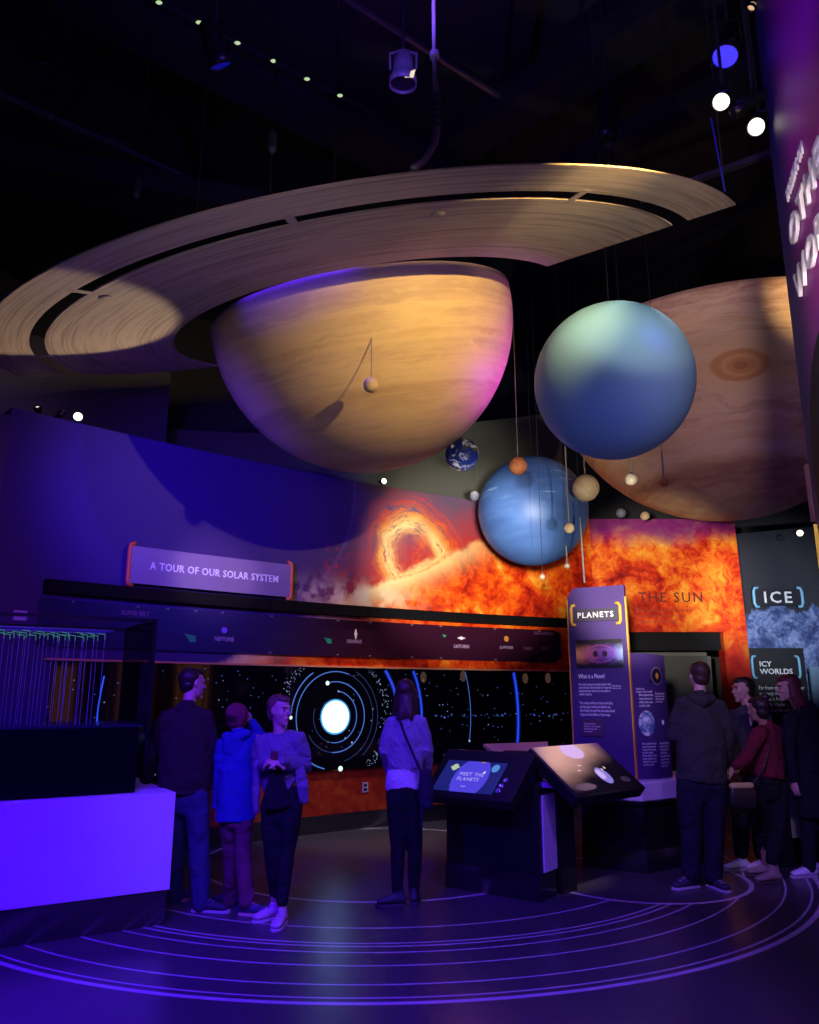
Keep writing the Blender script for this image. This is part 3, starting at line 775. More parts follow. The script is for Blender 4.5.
M_strand = plain('clear_strand', (.20,.34,.30,1), .5, spec=.1)
M_tip = glow('teal_tip_glow', (.16,.75,.66,1), .22)
rnd = random.Random(11)
rows = 3; cols = 17
for i in range(cols):
    for j in range(rows):
        a = .56+i*.085+rnd.uniform(-.012,.012)+j*.01; b = .22+j*.17
        zt = 2.065+rnd.uniform(-.008,.004)
        s_ = MB().tube([LB(a,b,1.395), LB(a,b,zt)], .0019, 5).build('strand', M_strand, gc)
        t_ = MB(); t_.tube([LB(a,b,zt-.035), LB(a,b,zt), LB(a+.05,b+.02,zt+.008)], .0035, 5); t_.build('lit_tip', M_tip, s_)
mb = MB()
for j in range(rows): lbox(mb, .50, 2.1, .20+j*.17, .225+j*.17, 2.09, 2.10)
mb.build('strand_rack', plain('rack_teal', (.05,.13,.14,1), .4), gc)

# ================================================================ touch-screen kiosk
def oriented(P): return [(p.x,p.y) for p in P]
KA, KB, KCc = V((.31,7.28,0)), V((1.04,6.75,0)), V((1.24,6.97,0))
du = (KB-KA).normalized(); dv = V((-du.y, du.x, 0)) 
if dv.y < 0: dv = -dv
def KP(a, b, z): return KA+du*a+dv*b+V((0,0,z))
def kbox(mb, a0, a1, b0, b1, z0, z1): mb.prism(oriented([KP(a0,b0,0),KP(a1,b0,0),KP(a1,b1,0),KP(a0,b1,0)]), z0, z1); return mb
kw = (KB-KA).length; kd = .31
ki = empty('touch_screen_kiosk', KP(kw/2,kd/2,0)); tag(ki, 'black kiosk with a tilted screen reading MEET THE PLANETS', 'kiosk')
M_kblack = plain('kiosk_black', (.008,.008,.010,1), .35)
kbox(MB(), 0, kw, 0, kd, 0, .205).build('steel_base', M_steel, ki, bevel=.004)
kbox(MB(), .01, kw-.01, .01, kd-.01, .205, .90).build('pedestal', M_kblack, ki, bevel=.004)
kbox(MB(), kw-.012, kw+.004, .10, kd+.02, .205, .80).build('white_end_panel', M_white, ki)
kbox(MB(), .3, kw+.25, .12, kd+.25, .86, .905).build('white_shelf', M_white, ki, bevel=.004)
sBL = V((.19,7.0,.83)); su = V((.79,-.61,0)).normalized(); sv = V((.165,.155,.235))
sw_ = .595; svn = sv.normalized(); svn = (svn-su*svn.dot(su)*.0).normalized(); sn = su.cross(svn).normalized()
def SP(a, b, d=0): return sBL+su*a+svn*b+sn*d
mb = MB(); mb.slab([SP(-.08,-.06),SP(.80,-.06),SP(.80,.44),SP(-.08,.44)], .10); hd = mb.build('console_head', M_kblack, ki, bevel=.008)
mb = MB(); mb.add([SP(.05,.0,-.1),SP(.80,.0,-.1),SP(.75,.40,-.1),SP(.05,.40,-.1),KP(.05,.05,.86),KP(kw-.05,.05,.86),KP(kw-.05,kd-.02,.86),KP(.05,kd-.02,.86)], [(0,1,2,3),(4,7,6,5),(0,4,5,1),(1,5,6,2),(2,6,7,3),(3,7,4,0)]); mb.build('console_neck', M_kblack, ki)
# screen picture, in metres of the screen plane
g = G('touch_screen_picture'); uv = g.coord('UV'); u, v_, _ = g.sep(uv)
dd = g.m('SQRT', (u-.31)*(u-.31)+(v_-.13)*(v_-.13)*.72)
col = g.mix(g.noise(uv, 6, 4), c(24,28,110), c(40,44,140))
col = g.mix(g.sm(g.noise(uv, 60, 2), .72, .78)*.5, col, c(150,160,250))
col = g.mix(g.sm(dd, .173, .168), col, c(84,72,236))
def blob(cx, cy, r_, cc, sx=1.0):
    global col
    q = g.m('SQRT', (u-cx)*(u-cx)*(sx*sx)+(v_-cy)*(v_-cy)); col = g.mix(g.sm(q, r_+.003, r_-.003), col, cc)
blob(.105,.225,.032,c(170,200,170)); blob(.105,.225,.011,c(210,220,190),.25); blob(.105,.225,.024,c(190,214,180)); blob(.505,.235,.036,c(90,150,230)); blob(.42,.19,.013,c(210,215,240)); blob(.36,.305,.028,c(190,130,110))
M_screen = g.out((0,0,0,1), .15, em=col, ems=.85)
q = [SP(0,0,.002),SP(sw_,0,.002),SP(sw_,.315,.002),SP(0,.315,.002)]
link('screen', q+[p-sn*.004 for p in q], [(0,1,2,3),(7,6,5,4),(0,4,5,1),(1,5,6,2),(2,6,7,3),(3,7,4,0)], M_screen, ki, uv=[(0,0),(sw_,0),(sw_,.29),(0,.29)]*2)
M_st = glow('screen_text', (.50,.42,1,1), .85)
text('screen_lettering', 'MEET THE\nPLANETS', SP(.31,.155,.003), su, svn, .24, .085, M_st, ki, .001, space=1.15)
text('screen_lettering', 'Begin', SP(.29,.055,.003), su, svn, .05, .014, M_st, ki, .001)
M_btn = plain('button_steel', (.5,.5,.6,1), .25, metal=.8)
for a, b in ((.645,.085),(.66,.14),(.64,.035)):
    mb = MB(); mb.lathe([(.001,0),(.024,0),(.022,.012),(.012,.013),(.010,.006),(.001,.006)], 20, Matrix.Translation(SP(a,b,0)) @ Matrix(((su.x,svn.x,sn.x,0),(su.y,svn.y,sn.y,0),(su.z,svn.z,sn.z,0),(0,0,0,1)))); mb.build('button', M_btn, ki, True)

# ================================================================ slanted picture desk to its right
qs = empty('picture_desk', (1.35,7.05,0)); tag(qs, 'slanted desk panel with a golden planet picture beside the touch screen kiosk', 'picture desk')
TL, TR = V((1.03,6.85,1.18)), V((1.73,7.50,1.18)); DN = V((.305,-.33,-.34))
BL, BR = TL+DN, TR+DN
ru = (TR-TL).normalized(); rv_ = -DN.normalized(); rn = ru.cross(rv_)
if rn.z < 0: rn = -rn
g = G('golden_planet_picture'); uv = g.coord('UV'); u, v_, _ = g.sep(uv)     # u 0..1 along ridge, v 0 bottom..1 ridge
n = g.noise(uv, 3, 5); 
col = g.mix(g.sm(u*.55-v_*.9+(n-.5)*.25, -.60, .02), c(236,208,136), c(14,11,20))
def blob2(cx, cy, rx, ry, cc, s=.02):
    global col
    q = g.m('SQRT', ((u-cx)/rx)*((u-cx)/rx)+((v_-cy)/ry)*((v_-cy)/ry)); col = g.mix(g.sm(q, 1+s, 1-s), col, cc)
blob2(.50,.86,.15,.17,c(236,228,214),.12); blob2(.60,.30,.085,.17,c(150,160,196)); blob2(.57,.33,.05,.10,c(220,224,220),.2); blob2(.66,.42,.012,.03,c(240,230,190)); blob2(.72,.46,.012,.03,c(240,230,190)); blob2(.33,.45,.03,.012,c(245,235,200),.3); blob2(.40,.55,.03,.012,c(245,235,200),.3)
blob2(.20,.13,.15,.07,c(110,98,90),.1); blob2(.86,.18,.07,.06,c(70,62,70),.1)
M_pic = g.out(col, .3, 0, .4)
mb = MB(); mb.slab([BL+ru*-.03-rn*.004+rv_*-.02, BR+ru*.03-rn*.004+rv_*-.02, TR+ru*.03-rn*.004, TL+ru*-.03-rn*.004] if (BR-BL).cross(TL-BL).dot(rn) > 0 else [TL-rn*.004,TR-rn*.004,BR-rn*.004,BL-rn*.004], .10); mb.build('desk_head', M_kblack, qs, bevel=.008)
q = [BL, BR, TR, TL]; link('picture', q+[p-rn*.006 for p in q], [(0,1,2,3),(7,6,5,4),(0,4,5,1),(1,5,6,2),(2,6,7,3),(3,7,4,0)], M_pic, qs, uv=[(0,0),(1,0),(1,1),(0,1)]*2)
mb = MB(); f_ = (BL+BR)/2; c0 = TL+ru*.15-rn*.1; 
mb.prism([(1.27,7.02),(1.42,7.16),(1.30,7.30),(1.15,7.16)], 0, .98); mb.build('support_post', M_kblack, qs)
# third board of the island seen from behind, its pale upper face
bk = empty('back_picture_desk', (.8,7.7,0)); tag(bk, 'low tilted board behind the kiosk showing only its pale beige edge', 'picture desk')
b0, b1 = at(486,743,7.75), at(546,741,7.75); b2, b3 = V((1.19,7.32,1.17)), V((.72,7.25,1.17))
mb = MB(); mb.slab([at(496,753,7.35), at(548,753,7.25), at(548,741.5,7.8), at(483,744,7.8)], .03); mb.build('board', plain('beige_board', c(205,180,130), .5), bk)
mb = MB(); mb.prism([(.85,7.38),(1.05,7.28),(1.25,7.55),(.9,7.7)], 0, 1.12); mb.build('pedestal', M_kblack, bk)

# ================================================================ white-topped island with the PLANETS panels
isl = empty('exhibit_island', (2.4,8.3,0)); tag(isl, 'angular black island with white top and steel base under the PLANETS panel', 'display block')
P = [(1.67,8.10),(2.20,7.78),(2.95,8.28),(3.20,8.75),(2.6,9.2),(1.95,8.75)]
def inset(P, d):
    cx = sum(p[0] for p in P)/len(P); cy = sum(p[1] for p in P)/len(P)
    return [(cx+(p[0]-cx)*d, cy+(p[1]-cy)*d) for p in P]
MB().prism(P, 0, .20).build('steel_base', M_steel, isl, bevel=.004)
MB().prism(inset(P,.985), .20, .60).build('black_body', M_kblack, isl)
MB().prism(inset(P,1.04), .60, .63).build('body_trim', M_kblack, isl)
MB().prism(inset(P,1.0), .63, .80).build('white_top', M_white, isl, bevel=.01)
M_violet = None
g = G('violet_panel_print'); o = g.coord('UV'); u, v_, _ = g.sep(o); n = g.noise(o, 2, 3)
M_violet = g.out(g.mix(n, c(62,42,100), c(72,50,112)), .5, 0, .3)
def upright(e, name, a, b, z0, z1, th, mat, chamfer=0):
    a = V((a[0],a[1],0)); b = V((b[0],b[1],0)); L = (b-a).length; d = (b-a)/L; n_ = V((d.y,-d.x,0))
    P_ = [(0,z0),(L,z0),(L,z1),(chamfer,z1),(0,z1-chamfer*1.2)] if chamfer else [(0,z0),(L,z0),(L,z1),(0,z1)]
    k = len(P_); v = [a+d*p+V((0,0,q)) for p, q in P_]+[a+d*p+V((0,0,q))-n_*th for p, q in P_]
    link(name, v, [tuple(range(k)), tuple(range(k, 2*k))[::-1]]+[(i,k+i,k+(i+1)%k,(i+1)%k) for i in range(k)], mat, e, uv=P_*2)
    return a, d, n_, L
pp = empty('planets_panel', (1.96,8.17,.80)); tag(pp, 'tall violet information panel headed PLANETS with yellow brackets', 'information panel')
pa, pd, pn, pL = upright(pp, 'board', (1.69,8.34), (2.215,8.03), .802, 2.72, .05, M_violet, .07)
def PP(x, z, d=0): return pa+pd*x+V((0,0,z))+pn*d
def PQ(e, name, x0, x1, z0, z1, mat, d=.002, th=.01, fn=None, uv=None, bevel=0):
    fn = fn or PP; q = [fn(x0,z0,d+th),fn(x1,z0,d+th),fn(x1,z1,d+th),fn(x0,z1,d+th)]; w = [fn(x0,z0,d-.004),fn(x1,z0,d-.004),fn(x1,z1,d-.004),fn(x0,z1,d-.004)]
    return link(name, q+w, [(0,1,2,3),(7,6,5,4),(0,4,5,1),(1,5,6,2),(2,6,7,3),(3,7,4,0)], mat, e, uv=uv*2 if uv else None, bevel=bevel)
PQ(pp, 'gold_edge', pL-.001, pL+.014, .802, 2.60, M_gold, -.04, .04); PQ(pp, 'gold_edge', -.014, .001, .802, 2.60, M_gold, -.04, .04)
PQ(pp, 'title_board', .06, pL-.06, 2.36, 2.49, plain('title_dark', c(48,42,60), .5), .01, .02)
for x0, k in ((.045,1),(pL-.045,-1)):
    mb = MB(); mb.tube([PP(x0+k*.045,2.325,.03),PP(x0+k*.012,2.33,.03),PP(x0,2.36,.03),PP(x0,2.50,.03),PP(x0+k*.012,2.53,.03),PP(x0+k*.045,2.535,.03)], .017, 8); mb.build('end_bracket', M_gold, pp, True)
text('title_lettering', 'PLANETS', PP(pL/2,2.425,.032), pd, (0,0,1), .38, .058, M_letter, pp, .006, space=1.25, off=.012)
g = G('planet_row_picture'); o = g.coord('UV'); u, v_, _ = g.sep(o); a = g.noise(g.vec(u*3, v_*5, 0), 2, 5)
dv_ = g.m('ABSOLUTE', v_-.5)
col = g.mix(g.sm(dv_+(a-.5)*.3, .42, .02), (.006,.005,.01,1), g.ramp(u, [(0,c(255,190,110)),(.2,c(230,130,110)),(.5,c(130,60,150)),(.8,c(120,90,190)),(1,c(180,210,240))]))
for cx in (.42,.62): 
    q = g.m('SQRT', (u-cx)*(u-cx)*4+(v_-.5)*(v_-.5)); col = g.mix(g.sm(q, .12, .10), col, c(40,16,50))
q = g.m('SQRT', (u-.52)*(u-.52)+(v_-.5)*(v_-.5)); col = g.mix(g.gauss(q-.30, .02)*.5, col, c(190,90,200))
M_row = g.out(col, .4)
PQ(pp, 'picture', .07, pL-.05, 1.88, 2.17, M_row, .001, .006, uv=[(0,0),(1,0),(1,1),(0,1)])
M_ptext = plain('panel_text', (.85,.80,.86,1), .6)
text('heading', 'What is a Planet?', PP(.08,1.80,.003), pd, (0,0,1), .28, .045, M_letter, pp, .002, align='LEFT', off=.012)
T1 = 'Our solar system has eight planets that\norbit the Sun. Each of them is large and\nround and has cleared its own path of\nsmaller objects.'
T2 = 'The rocky worlds are close to the Sun,\nand the giant worlds are farther out.\nAll of them formed from the same cloud\nof gas and dust billions of years ago.'
text('paragraph', T1, PP(.08,1.665,.003), pd, (0,0,1), .34, .13, M_ptext, pp, .001, align='LEFT', off=.006)
text('paragraph', T2, PP(.08,1.47,.003), pd, (0,0,1), .36, .15, M_ptext, pp, .001, align='LEFT', off=.006)
text('caption', 'Eight planets\nand one star', PP(.43,1.69,.003), pd, (0,0,1), .09, .04, M_ptext, pp, .001, align='LEFT')
PQ(pp, 'flip_label', .09, .32, 1.20, 1.37, plain('flip_label_maroon', c(74,44,74), .5), .004, .012, bevel=.003)
text('label_lettering', 'Did you know\nplanets once meant\nwandering stars\nin the sky', PP(.12,1.285,.018), pd, (0,0,1), .17, .10, M_ptext, pp, .001, align='LEFT')
# lower, slightly bowed companion panel
p2 = empty('companion_panel', (2.45,8.12,.80)); tag(p2, 'shorter violet panel with a picture of the Earth beside the PLANETS panel', 'information panel')
def CP(x, z, d=0):
    t = x/.46; base = V((2.245,8.06,0))*(1-t)+V((2.665,8.30,0))*t; bow = .05*sin(pi*t)
    dd_ = V((.42,.24,0)).normalized(); nn_ = V((dd_.y,-dd_.x,0)); return base+nn_*(bow+d)+V((0,0,z))
v = []; f = []; uvs = []; n = 12
for i in range(n+1):
    x = .46*i/n; zt = 2.03-.02*(i/n)
    for d, z in ((0,.802),(0,zt),(-.03,zt),(-.03,.802)): v.append(CP(x,z,d)); uvs.append((x,z))
for i in range(n):
    b = 4*i
    for k in range(4): f.append((b+k, b+4+k, b+4+(k+1)%4, b+(k+1)%4))
f += [(0,1,2,3),(4*n,4*n+3,4*n+2,4*n+1)]
link('board', v, f, M_violet, p2, uv=uvs)
cp_b = lambda x0, z0: (lambda a, b, d: CP(x0+a, z0+b, .001+d))
def cdisc(name, x, z, r, mat, sq=1.0, th=.004):
    mb = MB(); n = 20; v = []
    for d in (.001, .001+th):
        for k in range(n): v.append(CP(x+r*cos(2*pi*k/n), z+r*sq*sin(2*pi*k/n), d))
    mb.add(v, [list(range(n)), list(range(n,2*n))[::-1]]+[(k,n+k,n+(k+1)%n,(k+1)%n) for k in range(n)]); mb.build(name, mat, p2)
PQ(p2, 'gold_edge', -.012, .002, .802, 2.03, M_gold, -.02, .022, fn=CP)
cdisc('emblem', .29, 1.80, .085, plain('emblem_rim', c(120,96,130), .5), 1.1); cdisc('emblem', .29, 1.80, .07, plain('emblem_dark', c(30,22,50), .5), 1.1, .006); cdisc('emblem', .29, 1.80, .022, M_gold, 1.5, .008)
for a in (-.09, .085): cdisc('emblem', .29+a, 1.80+a*.6, .014, plain('emblem_dark2', c(30,22,50), .5), 1, .006)
g = G('earth_picture'); o = g.coord(); M_ep = g.out(g.ramp(g.noise(o, 14, 6, .65, .8), [(.4,c(60,90,150)),(.5,c(150,176,190)),(.6,c(235,238,240))]), .5)
cdisc('earth_picture', .125, 1.335, .085, M_ep, 1.45, .006); cdisc('moon_picture', .34, 1.34, .016, M_letter, 1.5, .006)
text('heading', 'Worlds\nlarge and small', None, (1,0,0), (0,0,1), .17, .05, M_ptext, p2, .002, bend=cp_b(.12,1.655))
TT = 'Some planets have\nmany moons and\nothers have none\nat all in orbit'
for x, z, h in ((.14,1.56,.13),(.33,1.585,.10),(.14,1.04,.22),(.345,1.03,.24)): text('paragraph', TT if h < .2 else TT+'\n'+TT, None, (1,0,0), (0,0,1), .16, h, M_ptext, p2, .001, bend=cp_b(x,z))

# ================================================================ second island at the right
is2 = empty('exhibit_island', (4.1,8.3,0)); tag(is2, 'far right exhibit block with steel base and slanted white end panel', 'display block')
P = [(3.68,8.40),(3.86,8.02),(5.0,7.85),(5.1,8.8)]
MB().prism(P, 0, .20).build('steel_base', M_steel, is2, bevel=.004); MB().prism(inset(P,.98), .20, .62).build('black_body', M_kblack, is2)
MB().prism(inset(P,1.0), .62, .66).build('white_top', M_white, is2)
mb = MB(); mb.slab([at(793,838,8.0),at(807,837,7.97),at(800,788,7.97),at(787,788,8.0)], .03); mb.build('white_end_panel', M_white, is2)
mb = MB(); mb.slab([at(784,787,7.93),at(791,786,7.9),at(788,772,8.0),at(779,772,8.0)], .03); mb.build('white_slope', M_white, is2)
mb = MB(); mb.prism([(3.52,8.06),(3.70,8.04),(3.74,8.2),(3.54,8.22)], 0, .80); mb.build('end_post', M_kblack, is2)

# ================================================================ ICE signs
def icesign(nm, lab, s, o_, w, h, size, board=None):
    e = empty(nm, o_); tag(e, lab, 'sign'); x, y, z = o_
    mb = MB(); mb.box((x-w/2,y-.03,z-h/2),(x+w/2,y,z+h/2)); mb.build('sign_board', plain('sign_dark', c(34,34,44), .5), e)
    for k in (-1, 1):
        a = x+k*w/2; mb = MB(); mb.tube([V((a-k*.08,y-.04,z-h/2-.02)),V((a-k*.02,y-.04,z-h/2-.01)),V((a,y-.04,z-h/2+.05)),V((a,y-.04,z+h/2-.05)),V((a-k*.02,y-.04,z+h/2+.01)),V((a-k*.08,y-.04,z+h/2+.02))], .024, 8); mb.build('end_bracket', M_paleblue, e, True)
    text('lettering', s, V((x,y-.034,z)), (1,0,0), (0,0,1), size[0], size[1], M_letter, e, .01, space=1.25, off=.012)
pI = at(777,597.5,12.95); icesign('ice_sign', 'dark sign reading ICE between pale blue brackets on the icy wall', 'ICE', (pI.x,12.95,pI.z), .80, .28, (.46,.19))
e = empty('icy_worlds_panel', (at(776,700,12.6).x,12.6,0)); tag(e, 'black panel headed ICY WORLDS below the ICE sign', 'information panel')
a, b = at(748,648,12.6), at(798,648,12.6); mb = MB(); mb.box((a.x,12.6,0),(b.x+.08,12.66,a.z)); mb.build('board', plain('icy_board', (.012,.012,.015,1), .5), e)
a, b = at(752,667,12.6), at(799,667,12.6); cxm = (a.x+b.x)/2
for k, x in ((1,a.x),(-1,b.x)):
    zc = a.z; mb = MB(); mb.tube([V((x+k*.06,12.58,zc-.17)),V((x+k*.015,12.58,zc-.16)),V((x,12.58,zc-.11)),V((x,12.58,zc+.11)),V((x+k*.015,12.58,zc+.16)),V((x+k*.06,12.58,zc+.17))], .02, 8); mb.build('end_bracket', M_paleblue, e, True)
text('lettering', 'ICY\nWORLDS', V((cxm,12.595,a.z-.01)), (1,0,0), (0,0,1), .52, .20, M_letter, e, .008, off=.012)
text('paragraph', 'Far from the Sun the water\non many moons and small\nworlds is frozen as hard\nas rock. Under the ice\nthere may be oceans.', V((cxm-.30,12.597,a.z-.50)), (1,0,0), (0,0,1), .72, .42, M_ptext, e, .002, align='LEFT')
a = at(813,668,12.7); mb = MB(); mb.box((a.x-.05,12.7,.4),(a.x+.9,12.75,a.z+.02)); o_ = mb.build('pale_panel', plain('teal_pale', c(120,150,176), .5)); tag(o_, 'pale blue panel at the right edge beyond the ICY WORLDS panel', 'information panel')

# ================================================================ OTHER WORLDS sign wall, top right
ow = empty('other_worlds_sign', (2.5,4.2,2.5)); tag(ow, 'big curved violet sign panel with white letters OTHER WORLDS, top right', 'sign')
def OW(s, z, d=0):
    # s grows towards the camera from the far edge
    a = .30-s*.10                                   # heading of the surface
    x = 2.665-.33*s*.90+.02*s*s; y = 5.0-.94*s
    n_ = V((-.94,-.33,0)).normalized()
    return V((x, y, z))+V((-.943,.33,0))*d
g = G('other_worlds_print'); uv = g.coord('UV'); u, v_, _ = g.sep(uv)
col = g.mix(g.sm(u-v_*.02, .05, .75), c(46,36,96), c(160,44,146)); col = g.mix(g.sm(v_, 3.6, 2.9)*.7, col, c(70,70,110))
q = g.m('SQRT', (u-.75)*(u-.75)*1.6+(v_-2.95)*(v_-2.95)); col = g.mix(g.sm(q, .80, .78), col, (.004,.003,.006,1))
M_ow = g.out(col, .5, 0, .3)
v = []; f = []; uvs = []; n = 20; zb = 2.68
for i in range(n+1):
    s = 2.6*i/n
    for d, z in ((0,zb),(0,7.2),(-.08,7.2),(-.08,zb)): v.append(OW(s,z,d)); uvs.append((s,z))
for i in range(n):
    b = 4*i
    for k in range(4): f.append((b+k, b+4+k, b+4+(k+1)%4, b+(k+1)%4))
f += [(0,1,2,3),(4*n,4*n+3,4*n+2,4*n+1)]
link('curved_panel', v, f, M_ow, ow, uv=uvs)
v = []; f = []
for i in range(n+1):
    s = 2.6*i/n
    for d, z in ((-.02,2.1),(-.02,zb),(-.10,zb),(-.10,2.1)): v.append(OW(s,z,d))
for i in range(n):
    b = 4*i
    for k in range(4): f.append((b+k, b+4+k, b+4+(k+1)%4, b+(k+1)%4))
f += [(0,1,2,3),(4*n,4*n+3,4*n+2,4*n+1)]
link('lower_band', v, f, M_maroon, ow)
mb = MB(); mb.add([OW(-.02,2.2,.0),OW(.03,2.2,.02),OW(.03,2.70,.02),OW(-.02,2.70,.0),OW(-.02,2.2,-.12),OW(.03,2.2,-.12),OW(.03,2.70,-.12),OW(-.02,2.70,-.12)],[(0,1,2,3),(7,6,5,4),(0,4,5,1),(1,5,6,2),(2,6,7,3),(3,7,4,0)]); mb.build('yellow_edge', plain('yellow_edge', c(230,175,40), .5), ow)
a = at(808,463,5.3); b = at(819,520,5.3)
mb = MB(); mb.box((a.x,5.3,b.z),(a.x+.35,5.36,a.z)); mb.build('peach_board', plain('peach_board', c(240,190,130), .5), ow)
def owb(s0, z0): return lambda a, b, d: OW(s0+a, z0+b, .005+d)
M_owl = plain('big_white_letter', (.80,.80,.86,1), .5, vary=.05)
for s, s0, z0, w, h, e_ in (('WORKING ON', .40, 4.87, .56, .11, .03), ('OTHER', .39, 4.575, 1.22, .23, .05), ('WORLDS', .36, 4.21, 1.5, .23, .05)):
    text('lettering', s, None, (1,0,0), (0,0,1), w*.95, h*.86, M_owl, ow, e_*.45, align='LEFT', space=1.15, off=.02, bend=owb(s0, z0))
for z in (6.6,):
    for s in (.4, 1.6):
        mb = MB(); p = OW(s, 7.15, -.04); mb.tube([p, (p.x, p.y, CEIL)], .012, 6); mb.build('suspension_cable', M_gal, ow)
for s in (.5, 1.9):
    p = OW(s, 2.12, -.06)
# ================================================================ ceiling gear
def beam(name, p0, p1, w, h, mat, label, cat, group=None):
    p0, p1 = V(p0), V(p1); d = (p1-p0).normalized(); s = V((-d.y, d.x, 0)).normalized()*w/2; u_ = V((0,0,h/2))
    mb = MB(); v = [p0-s-u_,p0+s-u_,p0+s+u_,p0-s+u_,p1-s-u_,p1+s-u_,p1+s+u_,p1-s+u_]
    mb.add(v, [(0,1,2,3),(7,6,5,4),(0,4,5,1),(1,5,6,2),(2,6,7,3),(3,7,4,0)]); o_ = mb.build(name, mat); tag(o_, label, cat, group); return o_
def cbar(px0, py0, px1, py1, z, w, h, mat, name, label, cat, group=None, z1=None):
    return beam(name, atz(px0,py0,z), atz(px1,py1,z1 or z), w, h, mat, label, cat, group)
cbar(-30, 80, 205, 186, 7.75, .045, .045, M_gal, 'ceiling_conduit', 'thin pale conduit slanting across the dark ceiling at the upper left', 'conduit')
cbar(330, -12, 520, 110, 8.3, .045, .045, M_gal, 'ceiling_conduit', 'thin conduit slanting down right across the middle of the dark ceiling', 'conduit')
cbar(160, -10, 60, 120, 8.4, .05, .05, M_duct, 'ceiling_conduit', 'dim conduit leaning right above the upper left corner', 'conduit')
cbar(225, 40, 140, 145, 8.4, .04, .04, M_duct, 'ceiling_conduit', 'dim conduit leaning right between the lamp and the slanting pipe', 'conduit')
cbar(60, -20, 460, 190, 8.0, .55, .25, M_duct, 'air_duct', 'broad dark duct crossing the ceiling from the upper left', 'duct')
cbar(380, 190, 720, -20, 8.3, .5, .3, M_duct, 'roof_beam', 'dark beam rising to the right above the rings', 'beam')
cbar(520, 190, 840, 30, 8.2, .3, .25, M_duct, 'roof_beam', 'dark beam behind the spotlights at the upper right', 'beam')
cbar(640, 200, 780, 150, 7.0, .06, .06, M_gal, 'ceiling_conduit', 'thin pipe rising to the right behind the tip of the ring', 'conduit')
cbar(290, 110, 420, 170, 8.5, .30, .03, plain('grille_paint', (.05,.045,.055,1), .6), 'ceiling_grille', 'flat grey grille under the dark ceiling above the rings', 'grille')
cbar(60, 130, 130, 150, 8.4, .25, .03, plain('grille_paint2', (.04,.035,.045,1), .6), 'ceiling_grille', 'small louvred grille near the slanting conduit at the upper left', 'grille')
cbar(-20, 160, 260, 215, 7.6, .6, .3, M_duct, 'air_duct', 'dark boxy duct behind the left part of the rings', 'duct')
cbar(600, 300, 790, 190, 8.2, .12, .12, M_duct, 'roof_beam', 'thin dark beam behind the giant banded planet', 'beam')
for k, x in enumerate((-7,-3,1,5)): beam('roof_beam', (x,-2,8.85), (x+.5,17,8.85), .25, .3, M_duct, 'dark roof beam running away under the ceiling', 'beam', 'parallel roof beams')
# rope light dots along a dark beam
rl = empty('rope_light', atz(250,55,8.1)); tag(rl, 'line of tiny pale green lights along the dark ceiling beam', 'rope light')
pts = [(159,2.5),(199,22.5),(237.5,43),(273.5,61),(307,79),(340,95.5)]
mb = MB(); mb.tube([atz(x, y, 7.82) for x, y in [(130,-12)]+pts+[(375,114)]], .02, 6); mb.build('strip', M_duct, rl)
M_dot = glow('dot_green', (.55,.75,.4,1), .9)
for x, y in pts:
    mb = MB(); mb.sphere(atz(x, y, 7.79), (.032,.02,.014), 8); mb.build('bulb', M_dot, rl)
# long pipe with a bend reaching the ring
hp = empty('support_pipe', atz(435,60,8)); tag(hp, 'pale bent support pipe coming down to the top edge of the ring', 'pipe')
pe = on_ring(414, 174); mb = MB(); Yp = pe.y
pts = [V((at(434,54,Yp+.2).x, Yp+.2, CEIL))]+[at(x, y, Yp+.15) for x, y in ((434,54),(436,95),(437,130),(435,142),(430,152),(423,162))]+[pe]
mb.tube(pts, [.012,.012,.02,.022,.022,.022,.022,.022], 10); mb.build('pipe', plain('pale_pipe', (.42,.38,.36,1), .5), hp, True)
mb = MB(); a = at(434.5,55,Yp+.15); mb.lathe([(.001,-.02),(.03,-.02),(.03,.02),(.001,.02)], 12, Matrix.Translation(a)); mb.build('collar', plain('collar_white', (.7,.7,.75,1), .4), hp)
for i in range(5):
    a = at(436,98+i*7,Yp+.15); mb = MB(); mb.lathe([(.001,-.012),(.03,-.012),(.03,.012),(.001,.012)], 12, Matrix.Translation(a)); mb.build('coupling', M_gal, hp)
# ---- stage lights
M_can = plain('lamp_black', (.012,.012,.014,1), .35, metal=.3)
M_canw = plain('lamp_grey', (.10,.10,.11,1), .4, metal=.3)
def fixture(name, label, p, aim, L, r, lens, group=None, mat=None, flare=1.15, pole=None, yoke=True):
    """spotlight can: p = centre of lens"""
    p = V(p); d = (V(aim)-p).normalized(); e = empty(name, p); tag(e, label, 'spotlight', group)
    M = Matrix.Translation(p) @ (-d).to_track_quat('Z','Y').to_matrix().to_4x4()
    mb = MB(); mb.lathe([(.001,L),(r*.45,L),(r*.8,L*.93),(r*.86,L*.55),(r*.9,L*.5),(r*.9,L*.28),(r*flare,L*.2),(r*flare,-.01),(r*flare*.92,-.01),(r*flare*.92,.01),(r*.9,.03),(.001,.03)], 24, M); mb.build('housing', mat or M_can, e, True)
    mb = MB(); mb.lathe([(.001,.012),(r*flare*.88,.012),(r*flare*.88,.03),(.001,.03)], 24, M); mb.build('lens', lens, e)
    c_ = p-d*L*.5
    if yoke:
        s_ = d.cross(V((0,0,1))).normalized() if abs(d.z) < .95 else V((1,0,0)); mb = MB()
        top = c_+V((0,0,r*1.9)); mb.tube([c_+s_*r*1.05, c_+s_*r*1.1+V((0,0,r*1.5)), top, c_-s_*r*1.1+V((0,0,r*1.5)), c_-s_*r*1.05], .011, 6); mb.build('yoke', mat or M_can, e)
        q = MB(); q.tube([top, V((top.x, top.y, pole or CEIL))], .014, 6); q.build('drop_rod', M_duct, e)
    return e
